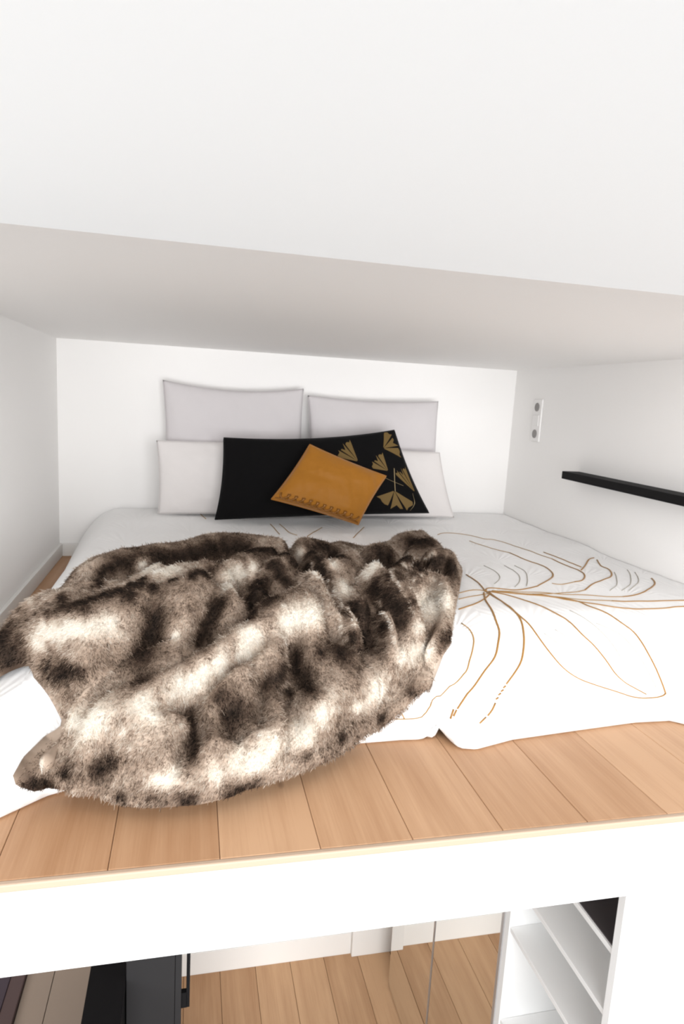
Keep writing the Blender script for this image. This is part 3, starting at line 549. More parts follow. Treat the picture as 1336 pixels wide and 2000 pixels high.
PALE = [(-0.128, 1.807, 0.332, 0.015), (-0.110, 1.720, 0.344, 0.014), (-0.100, 1.730, 0.348, 0.015), (-0.089, 1.730, 0.347, 0.015), (-0.076, 1.623, 0.367, 0.014), (-0.065, 1.622, 0.368, 0.014), (-0.055, 1.621, 0.368, 0.015), (-0.055, 1.621, 0.368, 0.015), (-0.044, 1.636, 0.369, 0.015), (-0.034, 1.636, 0.368, 0.015), (0.097, 1.618, 0.331, 0.024), (0.104, 1.707, 0.331, 0.025), (0.131, 1.798, 0.320, 0.026), (-0.293, 1.411, 0.296, 0.018), (-0.273, 1.400, 0.303, 0.019), (-0.254, 1.381, 0.295, 0.019), (-0.245, 1.385, 0.310, 0.020), (-0.236, 1.380, 0.311, 0.020), (-0.228, 1.375, 0.314, 0.021), (-0.219, 1.371, 0.315, 0.020), (-0.208, 1.370, 0.311, 0.019), (-0.197, 1.382, 0.317, 0.018), (-0.184, 1.381, 0.313, 0.018), (-0.174, 1.393, 0.319, 0.017), (-0.163, 1.391, 0.315, 0.016), (-0.307, 1.412, 0.271, 0.018), (0.061, 1.347, 0.234, 0.029), (0.032, 1.326, 0.225, 0.029), (0.021, 1.320, 0.209, 0.029), (0.001, 1.311, 0.203, 0.029), (-0.018, 1.294, 0.214, 0.028), (0.001, 1.311, 0.203, 0.026), (0.012, 1.317, 0.218, 0.023), (0.021, 1.320, 0.209, 0.020), (-0.080, 1.231, 0.209, 0.023), (-0.213, 1.271, 0.155, 0.017), (-0.203, 1.254, 0.163, 0.018), (-0.184, 1.222, 0.173, 0.019), (-0.175, 1.218, 0.183, 0.021), (-0.166, 1.215, 0.191, 0.022), (0.137, 1.416, 0.266, 0.024), (0.127, 1.406, 0.262, 0.022), (0.126, 1.402, 0.243, 0.020), (0.114, 1.391, 0.241, 0.018), (0.224, 1.460, 0.285, 0.031), (0.252, 1.457, 0.298, 0.031), (0.285, 1.467, 0.306, 0.031), (0.419, 1.696, 0.301, 0.027), (0.504, 1.745, 0.342, 0.024), (0.492, 1.745, 0.330, 0.020), (0.493, 1.732, 0.327, 0.015), (0.624, 1.599, 0.274, 0.036), (0.658, 1.598, 0.289, 0.032), (0.657, 1.573, 0.294, 0.028), (0.498, 1.399, 0.214, 0.019), (0.525, 1.423, 0.218, 0.022), (0.537, 1.439, 0.200, 0.024), (0.572, 1.455, 0.199, 0.027), (0.420, 1.355, 0.150, 0.033), (0.405, 1.354, 0.138, 0.022), (0.272, 1.238, 0.162, 0.026), (0.235, 1.240, 0.120, 0.029), (0.235, 1.240, 0.120, 0.025), (0.221, 1.249, 0.109, 0.021), (0.194, 1.222, 0.114, 0.017), (0.103, 1.203, 0.097, 0.025), (0.128, 1.204, 0.091, 0.026), (0.140, 1.202, 0.091, 0.027), (0.167, 1.194, 0.120, 0.028), (-0.051, 1.173, 0.080, 0.018), (-0.039, 1.173, 0.078, 0.019), (-0.029, 1.174, 0.077, 0.020), (-0.019, 1.183, 0.085, 0.021), (0.061, 1.183, 0.082, 0.019), (0.548, 1.446, 0.270, 0.020), (0.171, 1.797, 0.329, 0.019), (0.337, 2.001, 0.324, 0.019), (0.404, 1.784, 0.334, 0.017), (-0.065, 1.213, 0.192, 0.014), (-0.270, 1.229, 0.097, 0.012), (0.373, 1.329, 0.130, 0.018), (0.223, 1.481, 0.315, 0.013), (0.354, 1.854, 0.324, 0.005), (0.353, 1.844, 0.316, 0.005), (0.353, 1.844, 0.316, 0.005), (0.353, 1.844, 0.316, 0.005), (0.353, 1.844, 0.316, 0.005), (0.328, 1.678, 0.344, 0.005), (0.328, 1.665, 0.347, 0.005), (0.328, 1.665, 0.347, 0.005), (0.328, 1.665, 0.347, 0.005), (0.328, 1.653, 0.345, 0.005), (0.328, 1.653, 0.345, 0.005), (0.328, 1.653, 0.345, 0.005), (0.329, 1.641, 0.341, 0.005), (0.329, 1.641, 0.341, 0.005), (0.329, 1.641, 0.341, 0.005), (0.338, 1.642, 0.334, 0.005), (0.338, 1.629, 0.332, 0.004), (0.338, 1.629, 0.332, 0.004), (0.338, 1.629, 0.332, 0.004), (0.338, 1.629, 0.332, 0.004), (0.381, 1.739, 0.306, 0.005), (0.381, 1.739, 0.306, 0.005), (0.381, 1.728, 0.294, 0.005), (0.381, 1.728, 0.294, 0.005), (0.381, 1.728, 0.294, 0.005), (0.390, 1.706, 0.299, 0.005), (0.389, 1.695, 0.296, 0.005), (0.389, 1.695, 0.296, 0.005), (0.389, 1.695, 0.296, 0.005), (0.389, 1.685, 0.292, 0.005), (0.389, 1.685, 0.292, 0.005), (0.389, 1.685, 0.292, 0.005), (0.389, 1.674, 0.285, 0.005), (0.389, 1.674, 0.285, 0.005), (0.399, 1.663, 0.285, 0.005), (0.399, 1.663, 0.285, 0.005), (0.399, 1.663, 0.285, 0.005), (0.399, 1.652, 0.278, 0.005), (0.389, 1.613, 0.281, 0.005), (0.389, 1.600, 0.284, 0.004), (0.389, 1.600, 0.284, 0.004), (0.389, 1.600, 0.284, 0.004), (0.389, 1.587, 0.282, 0.004), (0.389, 1.587, 0.282, 0.004), (0.389, 1.587, 0.282, 0.004), (0.399, 1.574, 0.279, 0.004), (0.399, 1.559, 0.281, 0.004), (0.399, 1.559, 0.281, 0.004), (0.399, 1.559, 0.281, 0.004), (0.399, 1.543, 0.282, 0.004), (0.399, 1.543, 0.282, 0.004), (0.399, 1.527, 0.282, 0.004), (0.399, 1.527, 0.282, 0.004), (0.399, 1.527, 0.282, 0.004), (0.399, 1.512, 0.280, 0.004), (0.399, 1.512, 0.280, 0.004), (0.399, 1.512, 0.280, 0.004), (0.399, 1.496, 0.278, 0.004), (0.399, 1.496, 0.278, 0.004), (0.390, 1.477, 0.279, 0.004), (0.399, 1.480, 0.274, 0.004), (0.399, 1.480, 0.274, 0.004), (0.390, 1.460, 0.275, 0.004), (0.399, 1.465, 0.268, 0.004), (0.399, 1.465, 0.268, 0.004), (0.525, 1.744, 0.351, 0.005), (0.525, 1.744, 0.351, 0.005), (0.525, 1.731, 0.349, 0.005), (0.525, 1.731, 0.349, 0.005), (0.526, 1.718, 0.347, 0.005), (0.526, 1.718, 0.347, 0.005), (0.534, 1.731, 0.342, 0.005), (0.534, 1.718, 0.343, 0.005), (0.534, 1.718, 0.343, 0.005), (0.587, 1.820, 0.316, 0.005), (0.587, 1.809, 0.317, 0.005), (0.540, 1.655, 0.352, 0.005), (0.540, 1.655, 0.352, 0.005), (0.539, 1.640, 0.353, 0.005), (0.539, 1.640, 0.353, 0.005), (0.539, 1.640, 0.353, 0.005), (0.539, 1.640, 0.353, 0.005), (0.538, 1.627, 0.352, 0.005), (0.538, 1.627, 0.352, 0.005), (0.537, 1.613, 0.350, 0.005), (0.537, 1.613, 0.350, 0.005), (0.537, 1.599, 0.348, 0.005), (0.537, 1.599, 0.348, 0.005), (0.537, 1.585, 0.344, 0.005), (0.537, 1.585, 0.344, 0.005), (0.537, 1.585, 0.344, 0.005), (0.537, 1.571, 0.341, 0.004), (0.537, 1.571, 0.341, 0.004), (0.537, 1.571, 0.341, 0.004), (0.537, 1.556, 0.336, 0.004), (0.537, 1.556, 0.336, 0.004), (0.537, 1.556, 0.336, 0.004), (0.537, 1.540, 0.331, 0.004), (0.537, 1.540, 0.331, 0.004), (0.537, 1.540, 0.331, 0.004), (0.537, 1.525, 0.325, 0.004), (0.537, 1.525, 0.325, 0.004), (0.537, 1.525, 0.325, 0.004), (0.537, 1.525, 0.325, 0.004), (0.537, 1.510, 0.316, 0.004), (0.537, 1.510, 0.316, 0.004), (0.537, 1.510, 0.316, 0.004), (0.537, 1.510, 0.316, 0.004), (0.536, 1.495, 0.308, 0.004), (0.536, 1.495, 0.308, 0.004), (0.536, 1.495, 0.308, 0.004), (0.536, 1.495, 0.308, 0.004), (0.536, 1.495, 0.308, 0.004), (0.536, 1.482, 0.299, 0.004), (0.536, 1.482, 0.299, 0.004), (0.536, 1.482, 0.299, 0.004), (0.536, 1.482, 0.299, 0.004), (0.535, 1.469, 0.291, 0.004), (0.535, 1.469, 0.291, 0.004), (0.535, 1.469, 0.291, 0.004), (0.535, 1.469, 0.291, 0.004), (0.535, 1.456, 0.282, 0.004), (0.535, 1.456, 0.282, 0.004), (0.535, 1.456, 0.282, 0.004), (0.535, 1.456, 0.282, 0.004), (0.491, 1.586, 0.288, 0.005), (0.491, 1.586, 0.288, 0.005), (0.491, 1.573, 0.286, 0.004), (0.491, 1.573, 0.286, 0.004), (0.491, 1.573, 0.286, 0.004), (0.481, 1.545, 0.279, 0.004), (0.481, 1.545, 0.279, 0.004), (0.482, 1.527, 0.281, 0.004), (0.482, 1.527, 0.281, 0.004), (0.482, 1.527, 0.281, 0.004), (0.482, 1.527, 0.281, 0.004), (0.482, 1.509, 0.281, 0.004), (0.482, 1.509, 0.281, 0.004), (0.482, 1.509, 0.281, 0.004), (0.483, 1.493, 0.278, 0.004), (0.483, 1.493, 0.278, 0.004), (0.483, 1.493, 0.278, 0.004), (0.483, 1.478, 0.273, 0.004), (0.483, 1.478, 0.273, 0.004), (0.483, 1.478, 0.273, 0.004), (0.483, 1.463, 0.268, 0.004), (0.483, 1.463, 0.268, 0.004), (0.483, 1.463, 0.268, 0.004), (0.483, 1.463, 0.268, 0.004), (0.482, 1.448, 0.262, 0.004), (0.482, 1.448, 0.262, 0.004), (0.482, 1.448, 0.262, 0.004), (0.482, 1.448, 0.262, 0.004), (0.482, 1.433, 0.254, 0.004), (0.482, 1.433, 0.254, 0.004), (0.482, 1.433, 0.254, 0.004), (0.482, 1.433, 0.254, 0.004), (0.482, 1.433, 0.254, 0.004), (0.481, 1.418, 0.245, 0.004), (0.481, 1.418, 0.245, 0.004), (0.481, 1.418, 0.245, 0.004), (0.481, 1.418, 0.245, 0.004), (0.620, 1.811, 0.333, 0.005), (0.630, 1.811, 0.329, 0.005), (0.630, 1.811, 0.329, 0.005), (0.630, 1.811, 0.329, 0.005), (0.640, 1.821, 0.330, 0.005), (0.640, 1.821, 0.330, 0.005), (0.640, 1.821, 0.330, 0.005), (0.661, 1.850, 0.331, 0.005), (0.649, 1.830, 0.328, 0.005), (0.661, 1.850, 0.331, 0.005), (0.661, 1.850, 0.331, 0.005), (0.674, 1.871, 0.333, 0.005), (0.674, 1.871, 0.333, 0.005), (0.684, 1.881, 0.326, 0.005), (0.692, 1.900, 0.327, 0.005), (0.701, 1.909, 0.321, 0.005), (0.741, 1.941, 0.321, 0.006), (0.741, 1.941, 0.321, 0.006), (0.741, 1.941, 0.321, 0.006), (0.741, 1.941, 0.321, 0.006), (0.750, 1.932, 0.333, 0.006), (0.750, 1.932, 0.333, 0.006), (0.750, 1.932, 0.333, 0.006), (0.750, 1.932, 0.333, 0.006), (0.758, 1.922, 0.342, 0.006), (0.758, 1.922, 0.342, 0.006), (0.758, 1.922, 0.342, 0.006), (0.561, 1.572, 0.336, 0.005), (0.569, 1.602, 0.332, 0.005), (0.602, 1.649, 0.330, 0.005), (0.602, 1.649, 0.330, 0.005), (0.602, 1.649, 0.330, 0.005), (0.602, 1.649, 0.330, 0.005), (0.613, 1.650, 0.334, 0.005), (0.613, 1.650, 0.334, 0.005), (0.613, 1.650, 0.334, 0.005), (0.613, 1.650, 0.334, 0.005), (0.626, 1.664, 0.337, 0.005), (0.626, 1.664, 0.337, 0.005), (0.626, 1.664, 0.337, 0.005), (0.639, 1.676, 0.336, 0.005), (0.639, 1.676, 0.336, 0.005), (0.639, 1.676, 0.336, 0.005), (0.649, 1.677, 0.326, 0.005), (0.649, 1.677, 0.326, 0.005), (0.649, 1.677, 0.326, 0.005), (0.660, 1.689, 0.324, 0.005), (0.660, 1.689, 0.324, 0.005), (0.678, 1.689, 0.322, 0.005), (0.678, 1.689, 0.322, 0.005), (0.361, 1.511, 0.284, 0.004), (0.361, 1.511, 0.284, 0.004), (0.361, 1.499, 0.275, 0.004), (0.361, 1.499, 0.275, 0.004), (0.361, 1.499, 0.275, 0.004), (0.361, 1.499, 0.275, 0.004), (0.362, 1.486, 0.266, 0.004), (0.362, 1.486, 0.266, 0.004), (0.362, 1.486, 0.266, 0.004), (0.362, 1.486, 0.266, 0.004), (0.362, 1.486, 0.266, 0.004), (0.362, 1.486, 0.266, 0.004), (0.371, 1.469, 0.261, 0.004), (0.361, 1.478, 0.249, 0.004), (0.361, 1.478, 0.249, 0.004), (0.361, 1.478, 0.249, 0.004), (0.371, 1.461, 0.246, 0.004), (0.371, 1.461, 0.246, 0.004), (0.371, 1.461, 0.246, 0.004), (0.371, 1.461, 0.246, 0.004), (-0.028, 1.425, 0.272, 0.011)]  # cream patches, plus thin rim highlights painted along fold crests
DARK = [(-0.219, 1.718, 0.335, 0.018), (-0.209, 1.728, 0.343, 0.019), (-0.199, 1.737, 0.343, 0.020), (-0.189, 1.757, 0.350, 0.021), (-0.179, 1.766, 0.348, 0.022), (-0.169, 1.776, 0.346, 0.023), (-0.158, 1.786, 0.343, 0.024), (-0.148, 1.796, 0.343, 0.024), (-0.137, 1.807, 0.345, 0.025), (-0.119, 1.818, 0.337, 0.025), (-0.109, 1.829, 0.346, 0.025), (-0.089, 1.840, 0.348, 0.025), (-0.078, 1.840, 0.341, 0.026), (-0.066, 1.852, 0.344, 0.027), (-0.046, 1.873, 0.343, 0.028), (-0.038, 1.882, 0.342, 0.029), (-0.018, 1.892, 0.337, 0.030), (0.004, 1.911, 0.341, 0.031), (0.023, 1.928, 0.338, 0.031), (0.043, 1.958, 0.338, 0.032), (0.063, 1.990, 0.339, 0.034), (0.073, 2.001, 0.333, 0.033), (0.101, 2.040, 0.334, 0.032), (0.120, 2.039, 0.326, 0.031), (0.141, 2.049, 0.329, 0.030), (0.151, 2.050, 0.331, 0.029), (0.171, 2.041, 0.325, 0.027), (0.170, 1.919, 0.347, 0.024), (0.181, 1.910, 0.349, 0.023), (0.192, 1.920, 0.349, 0.022), (0.213, 1.929, 0.346, 0.022), (0.223, 1.939, 0.346, 0.022), (0.245, 1.949, 0.347, 0.022), (0.254, 1.940, 0.338, 0.022), (0.273, 1.893, 0.344, 0.022), (0.283, 1.893, 0.346, 0.022), (0.302, 2.012, 0.324, 0.023), (0.336, 2.011, 0.332, 0.023), (0.346, 2.000, 0.338, 0.023), (0.356, 1.999, 0.340, 0.023), (0.362, 1.929, 0.344, 0.022), (0.379, 1.999, 0.335, 0.023), (0.401, 2.021, 0.342, 0.023), (0.412, 2.021, 0.336, 0.023), (0.432, 2.042, 0.333, 0.023), (-0.293, 1.443, 0.327, 0.010), (-0.293, 1.443, 0.327, 0.010), (-0.286, 1.427, 0.323, 0.011), (-0.272, 1.435, 0.331, 0.011), (-0.272, 1.435, 0.331, 0.011), (-0.272, 1.435, 0.331, 0.011), (-0.260, 1.444, 0.339, 0.012), (-0.260, 1.444, 0.339, 0.012), (-0.260, 1.444, 0.339, 0.012), (-0.246, 1.438, 0.340, 0.013), (-0.246, 1.438, 0.340, 0.013), (-0.239, 1.452, 0.341, 0.013), (-0.239, 1.452, 0.341, 0.013), (-0.229, 1.449, 0.343, 0.013), (-0.219, 1.446, 0.346, 0.013), (-0.210, 1.459, 0.347, 0.013), (-0.210, 1.459, 0.347, 0.013), (-0.198, 1.456, 0.349, 0.013), (-0.189, 1.469, 0.351, 0.014), (-0.189, 1.469, 0.351, 0.014), (-0.179, 1.482, 0.353, 0.014), (-0.167, 1.479, 0.354, 0.014), (-0.167, 1.479, 0.354, 0.014), (-0.157, 1.492, 0.357, 0.014), (-0.144, 1.489, 0.358, 0.013), (-0.144, 1.489, 0.358, 0.013), (-0.134, 1.502, 0.361, 0.013), (-0.134, 1.502, 0.361, 0.013), (-0.126, 1.514, 0.363, 0.013), (-0.119, 1.526, 0.362, 0.013), (-0.116, 1.511, 0.362, 0.012), (-0.109, 1.524, 0.361, 0.012), (-0.105, 1.583, 0.357, 0.013), (-0.034, 1.561, 0.362, 0.014), (0.037, 1.600, 0.368, 0.016), (0.076, 1.559, 0.302, 0.023), (0.065, 1.550, 0.290, 0.023), (0.055, 1.538, 0.282, 0.023), (0.046, 1.515, 0.268, 0.023), (0.036, 1.502, 0.266, 0.022), (0.035, 1.496, 0.249, 0.021), (0.035, 1.496, 0.249, 0.020), (0.026, 1.483, 0.245, 0.019), (0.012, 1.322, 0.236, 0.017), (-0.073, 1.483, 0.296, 0.022), (-0.073, 1.476, 0.277, 0.025), (-0.082, 1.465, 0.269, 0.027), (-0.082, 1.456, 0.255, 0.029), (-0.091, 1.393, 0.250, 0.025), (-0.396, 1.476, 0.255, 0.039), (-0.373, 1.452, 0.224, 0.042), (-0.214, 1.414, 0.337, 0.016), (-0.129, 1.471, 0.353, 0.015), (-0.081, 1.522, 0.354, 0.014), (-0.168, 1.212, 0.090, 0.017), (-0.158, 1.212, 0.093, 0.017), (-0.148, 1.209, 0.099, 0.017), (-0.139, 1.207, 0.105, 0.017), (0.001, 1.205, 0.097, 0.020), (0.001, 1.216, 0.102, 0.019), (0.001, 1.227, 0.109, 0.018), (0.011, 1.226, 0.109, 0.016), (0.011, 1.237, 0.115, 0.015), (0.011, 1.247, 0.121, 0.014), (0.011, 1.257, 0.127, 0.014), (0.011, 1.257, 0.127, 0.014), (0.011, 1.266, 0.135, 0.013), (0.011, 1.277, 0.138, 0.013), (0.011, 1.288, 0.143, 0.013), (0.011, 1.298, 0.146, 0.013), (0.092, 1.283, 0.151, 0.035), (0.092, 1.256, 0.126, 0.017), (0.246, 1.430, 0.212, 0.021), (0.246, 1.412, 0.197, 0.021), (0.246, 1.403, 0.189, 0.022), (0.246, 1.394, 0.183, 0.023), (0.258, 1.368, 0.182, 0.023), (0.258, 1.359, 0.173, 0.022), (0.253, 1.316, 0.182, 0.019), (0.254, 1.303, 0.182, 0.018), (0.259, 1.272, 0.187, 0.016), (0.199, 1.352, 0.201, 0.023), (0.190, 1.343, 0.197, 0.020), (0.180, 1.343, 0.199, 0.017), (0.168, 1.349, 0.187, 0.015), (0.338, 1.396, 0.236, 0.024), (0.439, 1.532, 0.273, 0.040), (0.429, 1.510, 0.227, 0.040), (0.492, 1.645, 0.307, 0.035), (0.500, 1.564, 0.310, 0.038), (0.508, 1.514, 0.304, 0.032), (0.508, 1.501, 0.295, 0.028), (0.507, 1.476, 0.278, 0.023), (0.589, 1.960, 0.331, 0.032), (0.623, 1.971, 0.314, 0.034), (0.620, 1.840, 0.334, 0.033), (0.631, 1.830, 0.342, 0.030), (0.640, 1.830, 0.341, 0.028), (0.661, 1.850, 0.331, 0.027), (0.692, 1.891, 0.318, 0.025), (0.772, 2.190, 0.317, 0.034), (0.780, 2.139, 0.329, 0.031), (0.790, 2.130, 0.331, 0.030), (0.810, 2.131, 0.334, 0.028), (0.749, 1.892, 0.316, 0.037), (0.776, 1.911, 0.316, 0.035), (0.795, 1.882, 0.313, 0.032), (0.805, 1.861, 0.310, 0.030), (0.613, 1.650, 0.334, 0.018), (0.300, 1.813, 0.329, 0.029), (0.343, 1.871, 0.303, 0.030), (0.192, 1.720, 0.306, 0.030), (0.192, 1.649, 0.298, 0.029), (0.193, 1.516, 0.318, 0.028), (0.152, 1.610, 0.298, 0.024), (0.440, 1.899, 0.335, 0.026), (0.460, 2.040, 0.308, 0.026), (0.442, 2.021, 0.308, 0.023), (0.394, 1.899, 0.331, 0.020), (0.375, 1.836, 0.343, 0.017), (0.643, 1.487, 0.234, 0.019), (0.626, 1.474, 0.229, 0.019), (0.626, 1.474, 0.229, 0.019), (0.609, 1.466, 0.212, 0.019), (-0.062, 1.163, 0.057, 0.012), (-0.050, 1.162, 0.057, 0.012), (-0.050, 1.162, 0.057, 0.012), (-0.039, 1.162, 0.056, 0.012), (-0.029, 1.162, 0.056, 0.012), (-0.029, 1.162, 0.056, 0.012), (-0.019, 1.163, 0.055, 0.012), (-0.009, 1.163, 0.055, 0.012), (-0.009, 1.163, 0.055, 0.012), (0.000, 1.162, 0.041, 0.012), (0.010, 1.163, 0.042, 0.012), (0.091, 1.174, 0.032, 0.015), (0.101, 1.178, 0.045, 0.015), (0.112, 1.182, 0.039, 0.015), (0.112, 1.182, 0.039, 0.015), (0.125, 1.186, 0.051, 0.015), (0.134, 1.190, 0.043, 0.015), (0.147, 1.194, 0.055, 0.015), (-0.259, 1.235, 0.051, 0.021), (-0.264, 1.234, 0.055, 0.019), (-0.276, 1.232, 0.048, 0.017), (-0.281, 1.228, 0.061, 0.015), (-0.281, 1.228, 0.061, 0.013), (-0.221, 1.226, 0.077, 0.013), (0.391, 1.416, 0.223, 0.014), (0.329, 1.288, 0.076, 0.012), (0.444, 1.380, 0.069, 0.012), (0.239, 1.237, 0.073, 0.011), (-0.090, 1.287, 0.228, 0.015), (-0.285, 1.383, 0.223, 0.017), (-0.273, 1.371, 0.210, 0.016), (-0.273, 1.371, 0.210, 0.016), (-0.256, 1.358, 0.223, 0.015), (-0.243, 1.348, 0.231, 0.015), (-0.243, 1.348, 0.231, 0.014), (-0.234, 1.340, 0.234, 0.014), (-0.227, 1.335, 0.236, 0.013), (-0.218, 1.331, 0.237, 0.013), (0.032, 1.350, 0.258, 0.016), (0.062, 1.276, 0.195, 0.022), (0.144, 1.500, 0.286, 0.016), (0.154, 1.513, 0.294, 0.015), (0.154, 1.513, 0.294, 0.015), (0.152, 1.576, 0.286, 0.015), (0.152, 1.587, 0.290, 0.015), (0.152, 1.598, 0.295, 0.015), (0.161, 1.597, 0.298, 0.014), (0.161, 1.608, 0.304, 0.014), (0.161, 1.621, 0.308, 0.014), (0.162, 1.634, 0.308, 0.013), (0.172, 1.647, 0.311, 0.013), (0.172, 1.673, 0.310, 0.013), (0.172, 1.708, 0.306, 0.013), (0.182, 1.750, 0.305, 0.012), (0.181, 1.787, 0.313, 0.012), (0.381, 1.438, 0.250, 0.017), (0.574, 1.448, 0.184, 0.015), (0.527, 1.399, 0.122, 0.013), (0.295, 1.389, 0.239, 0.012), (0.216, 1.358, 0.158, 0.013), (-0.114, 1.176, 0.049, 0.009), (0.364, 1.854, 0.340, 0.026), (0.365, 1.826, 0.329, 0.025), (0.374, 1.783, 0.326, 0.025), (0.373, 1.772, 0.316, 0.025), (0.381, 1.739, 0.306, 0.024), (0.418, 1.540, 0.289, 0.033), (0.473, 1.492, 0.254, 0.025), (0.538, 1.627, 0.352, 0.023), (0.537, 1.510, 0.316, 0.018), (0.639, 1.688, 0.343, 0.020), (0.238, 1.787, 0.341, 0.024), (0.247, 1.767, 0.332, 0.024), (0.248, 1.746, 0.321, 0.024), (0.259, 1.726, 0.310, 0.024), (0.139, 1.830, 0.345, 0.021), (0.083, 1.720, 0.345, 0.018), (0.072, 1.708, 0.342, 0.017), (0.061, 1.708, 0.340, 0.017), (0.037, 1.600, 0.368, 0.016), (0.037, 1.600, 0.368, 0.015), (0.027, 1.584, 0.372, 0.015), (0.017, 1.569, 0.373, 0.014), (0.008, 1.554, 0.371, 0.014), (-0.210, 1.622, 0.338, 0.015), (-0.271, 1.478, 0.344, 0.012)]  # dark fur patches, with shade of some creases and a hollow painted in
BROWN = [(-0.139, 1.457, 0.349, 0.027), (-0.081, 1.496, 0.339, 0.027), (-0.019, 1.499, 0.354, 0.027), (-0.036, 1.455, 0.306, 0.027), (0.010, 1.476, 0.318, 0.023), (-0.267, 1.368, 0.241, 0.038), (-0.183, 1.331, 0.247, 0.029), (-0.247, 1.347, 0.208, 0.026), (-0.108, 1.324, 0.226, 0.029), (0.318, 1.452, 0.251, 0.032), (0.283, 1.370, 0.227, 0.026), (0.369, 1.359, 0.214, 0.027), (0.462, 1.409, 0.228, 0.024), (0.602, 1.468, 0.233, 0.025), (0.656, 1.561, 0.291, 0.022), (0.042, 1.207, 0.143, 0.024), (0.082, 1.287, 0.199, 0.025), (0.170, 1.306, 0.170, 0.026), (0.207, 1.316, 0.141, 0.019), (-0.293, 1.230, 0.067, 0.033), (-0.202, 1.204, 0.094, 0.021), (-0.101, 1.179, 0.110, 0.021), (0.359, 1.309, 0.067, 0.023), (0.471, 1.382, 0.087, 0.024), (0.292, 1.247, 0.065, 0.022), (0.071, 1.172, 0.057, 0.021), (-0.029, 1.162, 0.056, 0.021), (-0.155, 1.193, 0.055, 0.018), (0.796, 1.851, 0.299, 0.031), (0.282, 1.539, 0.338, 0.024), (0.401, 1.739, 0.320, 0.023), (0.161, 1.608, 0.304, 0.030), (0.470, 1.843, 0.332, 0.029), (0.634, 2.031, 0.339, 0.033)]
# THROWGEO-BEGIN
FRONT = np.array([(-.36, 1.30), (-.31, 1.26), (-.2, 1.20), (-.06, 1.158), (.11, 1.168), (.29, 1.245), (.38, 1.335), (.56, 1.50), (.7, 1.62)])
def throw_base(x, y):
    b = bed_z(x, y); yo = np.interp(x, FRONT[:, 0], FRONT[:, 1])
    r = .225*np.clip((y-yo)/np.maximum(1.66-yo, .05), 0, 1)**.72
    k = np.clip((x+.37)/.14, 0, 1); k = k*k*(3-2*k)
    return np.maximum(b, r*k)
def seg_dist(x, y, pts, closed=False, side=False):
    p = np.asarray(pts, float); q = np.vstack([p, p[:1]]) if closed else p
    d = np.full(x.shape, 1e9); t_at = np.zeros(x.shape); sg = np.zeros(x.shape)
    for i in range(len(q)-1):
        a, b = q[i], q[i+1]; ab = b-a; L = ab@ab+1e-12
        t = np.clip(((x-a[0])*ab[0]+(y-a[1])*ab[1])/L, 0, 1)
        dd = np.hypot(x-a[0]-t*ab[0], y-a[1]-t*ab[1]); m = dd < d
        d = np.where(m, dd, d); t_at = np.where(m, (i+t)/(len(q)-1), t_at)
        if side: sg = np.where(m, np.sign(ab[0]*(y-a[1])-ab[1]*(x-a[0])), sg)
    return (d, t_at, sg) if side else (d, t_at)
def inside(x, y, pts):
    p = np.asarray(pts, float); c = np.zeros(x.shape, bool); j = len(p)-1
    for i in range(len(p)):
        m = ((p[i, 1] > y) != (p[j, 1] > y)) & (x < (p[j, 0]-p[i, 0])*(y-p[i, 1])/(p[j, 1]-p[i, 1]+1e-12)+p[i, 0])
        c ^= m; j = i
    return c
def throw_sd(x, y):
    d, _ = seg_dist(x, y, OUTLINE, True); return np.where(inside(x, y, OUTLINE), d, -d)
def throw_h(x, y, sd=None):
    """height of the throw over what it lies on"""
    x = np.asarray(x, float); y = np.asarray(y, float)
    if sd is None: sd = throw_sd(x, y)
    e = np.clip(sd/.06, 0, 1); prof = np.sqrt(np.clip(1-(1-e)**2, 0, 1))
    wx = x + .02*fbm(x*7+11, y*7); wy = y + .02*fbm(x*7+31, y*7+9)
    g = np.zeros(x.shape)
    for A, wl, wr, pts in RIDGES:
        d, t, s = seg_dist(wx, wy, pts, side=True); q = d/np.where(s > 0, wl, wr)
        v = A*(np.clip(1-(q/1.55)**2, 0, 1)**.62 if A > 0 else np.exp(-q**2))*np.clip(np.minimum(t, 1-t)*5+.45, 0, 1)
        g = np.maximum(g, v) if A > 0 else g + v
    g = np.maximum(g, -.042)
    n = .010*fbm(x*9+2, y*8+5) + .009*fbm(x*19, y*17)
    return np.maximum(prof*(.052 + g*np.clip(sd/.03+.35, 0, 1) + n), .017)
def throw_z(x, y): return throw_base(x, y) + throw_h(x, y)
def blur(G, n):
    for _ in range(n):
        G = np.pad(G, 1, 'edge'); G = (G[:-2]+2*G[1:-1]+G[2:])/4; G = (G[:, :-2]+2*G[:, 1:-1]+G[:, 2:])/4
    return G
def throw_grid(st):
    """the throw as a grid of points pushed out from what it lies on, along that surface's own normal"""
    gx = np.arange(-.60, 1.16, st); gy = np.arange(1.05, 2.95, st); GX, GY = np.meshgrid(gx, gy, indexing='ij')
    SD = throw_sd(GX, GY); B = throw_base(GX, GY); bx, by = np.gradient(blur(B, max(1, int(6*(.0075/st)**2))), st)
    L = np.sqrt(1+bx**2+by**2); NB = np.stack([-bx/L, -by/L, 1/L], -1)
    return gx, gy, GX, GY, SD, B, NB
